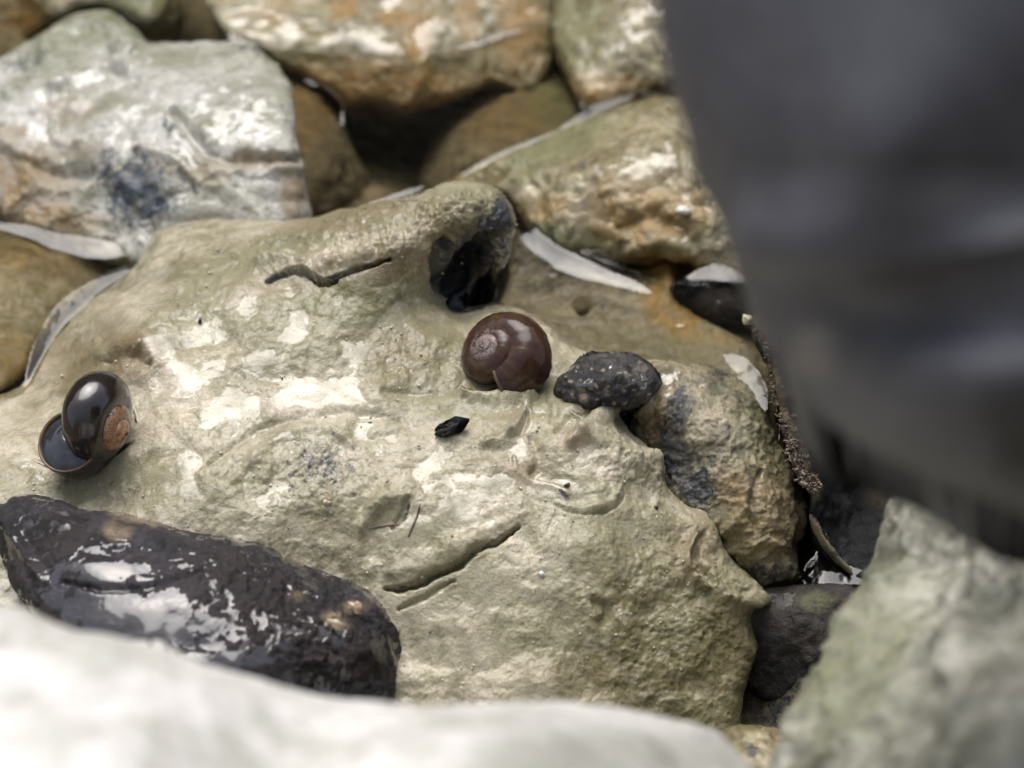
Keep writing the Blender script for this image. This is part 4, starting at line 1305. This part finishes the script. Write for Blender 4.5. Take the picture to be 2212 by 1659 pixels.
# ------------------------------------------------------------------ dark pebble beside the shell
dp = float(MAIN(1300, 880))
o = rock("dark_pebble", [(1196, 842), (1210, 815), (1235, 790), (1262, 772), (1300, 766), (1345, 764), (1385, 775), (1412, 800), (1424, 825), (1412, 850), (1385, 878), (1352, 886), (1330, 880), (1295, 884), (1262, 890), (1230, 875), (1204, 858)],
         [(1196, 842, dp + .2), (1262, 772, dp + .7), (1385, 775, dp + .6), (1424, 825, dp + .3), (1370, 884, dp - .1), (1262, 890, dp - .1), (1300, 820, dp - .6), (1350, 815, dp - .55), (1240, 845, dp - .25), (1390, 840, dp - .3)],
         rock_mat("black_pebble", (.12, .112, .105), (.05, .047, .047), (.015, .014, .015), flint=(.01, .01, .01), ochre=(.45, .40, .30), ior=2.0, bump=1.4, bscale=5, film_bump=.03, dry_r=.2, speck=.9, coat_dry=.12, spec=.2),
         g=2.2, R=22, back=.6, skirt=(.4, .8), drop=None, seed=23, depth_mode=True, jitter=1.5,
         noise=(('r', .9, .24, 2), ('r', 2.2, .06, 2), ('f', 2.5, .07, 3), ('f', 8, .04, 3)), strokes=[([(1225, 835), (1290, 830), (1350, 810)], 10, .08), ([(1240, 800), (1300, 790), (1380, 800)], 12, .06)],
         paint=painter(base=.15, fl=[(1265, 835, 45, 18, -20, 1)], och=[(1215 + (i * 67) % 190, 785 + (i * 41) % 90, 3 + i % 3, 2 + i % 2, 0, 1.0) for i in range(26)] + [(1262, 858, 12, 8, 0, 1), (1352, 812, 6, 6, 0, 1), (1310, 842, 5, 5, 0, .9), (1380, 800, 16, 8, 0, .3)], seed=90))
tag(o, "flat dark pebble with white flecks right of the brown shell", "pebble")

# ------------------------------------------------------------------ bark chip and crumbs on the mud
dp = float(MAIN(965, 945))
o = rock("bark_chip", [(938, 938), (948, 928), (964, 925), (976, 916), (990, 911), (994, 916), (986, 926), (980, 936), (968, 944), (952, 946)],
         [(937, 936, dp - .02), (992, 909, dp - .1), (970, 948, dp - .02), (962, 932, dp - .25)],
         DARKR, g=1.6, R=8, back=.15, skirt=(.1, .2), drop=None, seed=24, depth_mode=True, jitter=1.0, noise=(('r', 4, .05, 2),), paint=painter(base=.2))
tag(o, "tiny black bark chip lying on the mud below the brown shell", "bark chip")



def plain_mat(name, c, rough=.4, coat=.5):
    m, n = nodes_of(name)
    co = cm_coords(n)
    nn = noise_n(n, co, 12, 4, .6)
    col = ramp(n, [(.3, tuple(x * .6 for x in c)), (.7, tuple(min(1, x * 1.25) for x in c))], nn)
    p = N_(n, "ShaderNodeBsdfPrincipled")
    n.links.new(col, p.inputs["Base Color"])
    p.inputs["Roughness"].default_value = rough
    p.inputs["Coat Weight"].default_value = coat
    o = N_(n, "ShaderNodeOutputMaterial")
    n.links.new(p.outputs[0], o.inputs[0])
    return m


def chip(name, label, cat, u, v, w_px, h_px, rot, c, seed, dep=None, thick=.06):
    """thin irregular flake lying on the stone under (u, v)"""
    rg = np.random.RandomState(seed)
    dd = float(MAIN(u, v)) if dep is None else dep
    nA, nR = 18, 5
    an = np.linspace(0, 2 * math.pi, nA, endpoint=False)
    rad = 1 + .35 * (rg.rand(nA) - .5) * 2
    rad = (rad + np.roll(rad, 1)) / 2
    cr, sr = math.cos(math.radians(rot)), math.sin(math.radians(rot))
    Vt, Fc = [], []
    for side in (1, -1):
        for i in range(nR):
            f = i / (nR - 1)
            for a, r in zip(an, rad):
                x, y = math.cos(a) * r * f * w_px / 2, math.sin(a) * r * f * h_px / 2
                q = (u + cr * x - sr * y, v + sr * x + cr * y)
                up = side * thick * math.sqrt(max(0, 1 - f * f)) + .03
                Vt.append(at_d(q[0], q[1], dd - up + .02 * rg.randn() * (f > 0)))
    g = np.arange(2 * nR * nA).reshape(2, nR, nA)
    for sd in (0, 1):
        A_, B_ = g[sd][:-1], g[sd][1:]
        ff = np.stack([A_, B_, np.roll(B_, -1, 1), np.roll(A_, -1, 1)], -1).reshape(-1, 4)
        Fc.append(ff if sd else ff[:, ::-1])
    o = new_mesh(name, np.array(Vt), np.concatenate(Fc), plain_mat(name, c))
    tag(o, label, cat)
    return o


def twig(label, pts, r, c, seed):
    global FV, FF
    FV, FF = [], []
    L = catmull(pts, 5, False)
    P = [at_d(q[0], q[1], float(MAIN(q[0], q[1])) - r * .8) for q in L]
    tube_pts(P, [r * (.5 + .5 * math.sin(math.pi * (i + .6) / (len(L) + .2))) for i in range(len(L))], 6)
    o = new_mesh("plant_fragment", np.array(FV), FF, plain_mat("plant_fragment", c))
    tag(o, label, "plant fragment")


chip("pale_flake", "curled pinkish-white flake on the mud just above the dark brown flint stone", "flake", 287, 1150, 34, 22, -30, (.55, .46, .40), 1)
chip("cream_chip", "small cream chip on the grey-blue stained mud below the blue-black patch", "chip", 706, 1086, 20, 14, 20, (.62, .50, .33), 2)
chip("orange_crumb", "tiny orange crumb on the smooth mud above the long crack", "crumb", 976, 1158, 9, 8, 0, (.60, .27, .08), 3)
chip("white_drop", "white grain standing in for a bright water drop on the grey mud face below the long crack", "grain", 1170, 1240, 13, 12, 0, (.85, .87, .85), 4, thick=.08)  # glint of a water drop given as solid white colour
chip("black_crumb", "black crumb beside the upper end of the left white water patch", "crumb", 432, 692, 9, 14, 10, (.02, .02, .022), 5)
chip("brown_crumb", "small brown crumb resting in the cream mud fold right of centre", "crumb", 1224, 1048, 8, 16, 60, (.08, .03, .02), 6)
chip("red_crumb", "dark red speck near the ridge at the right side of the muddy face", "crumb", 1418, 1096, 10, 10, 0, (.09, .025, .02), 7)
chip("white_pebble", "small rounded white pebble in the tan rock beside the charcoal boulder", "pebble", 1475, 455, 34, 20, 0, (.75, .72, .64), 8, dep=float(MAIN(1080, 420)) + 4.3, thick=.2)
chip("yellow_pebble", "pale yellow pebble at the water edge beside the charcoal boulder", "pebble", 1614, 692, 26, 26, 0, (.62, .58, .38), 9, dep=float(MAIN(1210, 780)) + 1.5, thick=.2)
chip("tan_grit", "larger tan grit grain stuck on the right end of the dark brown flint stone", "grit", 766, 1312, 34, 26, 10, (.55, .40, .27), 10, dep=float((-1.25 - CAM[2]) / raydir(766, 1312)[2]) - .05)
chip("tan_grit", "smaller tan grit grain below the larger one on the dark brown flint stone", "grit", 728, 1350, 40, 20, 30, (.50, .40, .27), 11, dep=float((-.95 - CAM[2]) / raydir(728, 1350)[2]) - .05)
twig("dark red-brown curved strand above the long crack in the mud", [(908, 1088), (902, 1112), (890, 1140), (882, 1160)], .035, (.07, .035, .02), 1)
twig("short brown hooked strand left of the long curved strand", [(838, 1038), (828, 1052), (824, 1078)], .028, (.08, .045, .025), 2)
twig("thin brown strand lying across the mud near the dark stone end", [(795, 1142), (830, 1136), (862, 1134)], .025, (.09, .05, .03), 3)
twig("tiny dark red strand right of the dark shell", [(376, 812), (384, 806), (390, 800)], .03, (.10, .03, .02), 4)

def grit(name, n, seed, mat, lo, hi):
    """loose grains pressed into the mud, too many to count"""
    rg = np.random.RandomState(seed)
    oct_ = np.array([[1, 0, 0], [-1, 0, 0], [0, 1, 0], [0, -1, 0], [0, 0, 1], [0, 0, -1]], float)
    tri = np.array([[0, 2, 4], [2, 1, 4], [1, 3, 4], [3, 0, 4], [2, 0, 5], [1, 2, 5], [3, 1, 5], [0, 3, 5]])
    Vs, Fs = [], []
    k = 0
    q = np.c_[rg.uniform(60, 1640, n * 4), rg.uniform(430, 1500, n * 4)]
    dep = MAIN(q[:, 0], q[:, 1])
    ok = np.isfinite(dep)
    q, dep = q[ok], dep[ok]
    P = at_d(q[:, 0], q[:, 1], dep)
    dens = sstep(-.1, .5, fbm(P, .5, 3, seed)) + .12 + crest_zone(q, P) * .8
    ok = rg.rand(len(q)) < dens * .6
    P = P[ok][:n]
    for p in P:
        r = lo + (hi - lo) * rg.rand() ** 3
        Vs.append(p + oct_ * r * rg.uniform(.6, 1.3, (6, 1)) * np.array([1, 1, .7]))
        Fs.append(tri + k)
        k += 6
    o = new_mesh(name, np.concatenate(Vs), np.concatenate(Fs), mat, parent=main_ob)
    o["kind"] = "stuff"
    o["label"] = "loose grains in the mud"


grit("pale_grit", 1500, 3, plain_mat("pale_grit", (.52, .47, .35), .4, 1.0), .02, .07)
grit("dark_grit", 500, 4, plain_mat("dark_grit", (.06, .05, .035), .4, .6), .012, .045)
print("built")
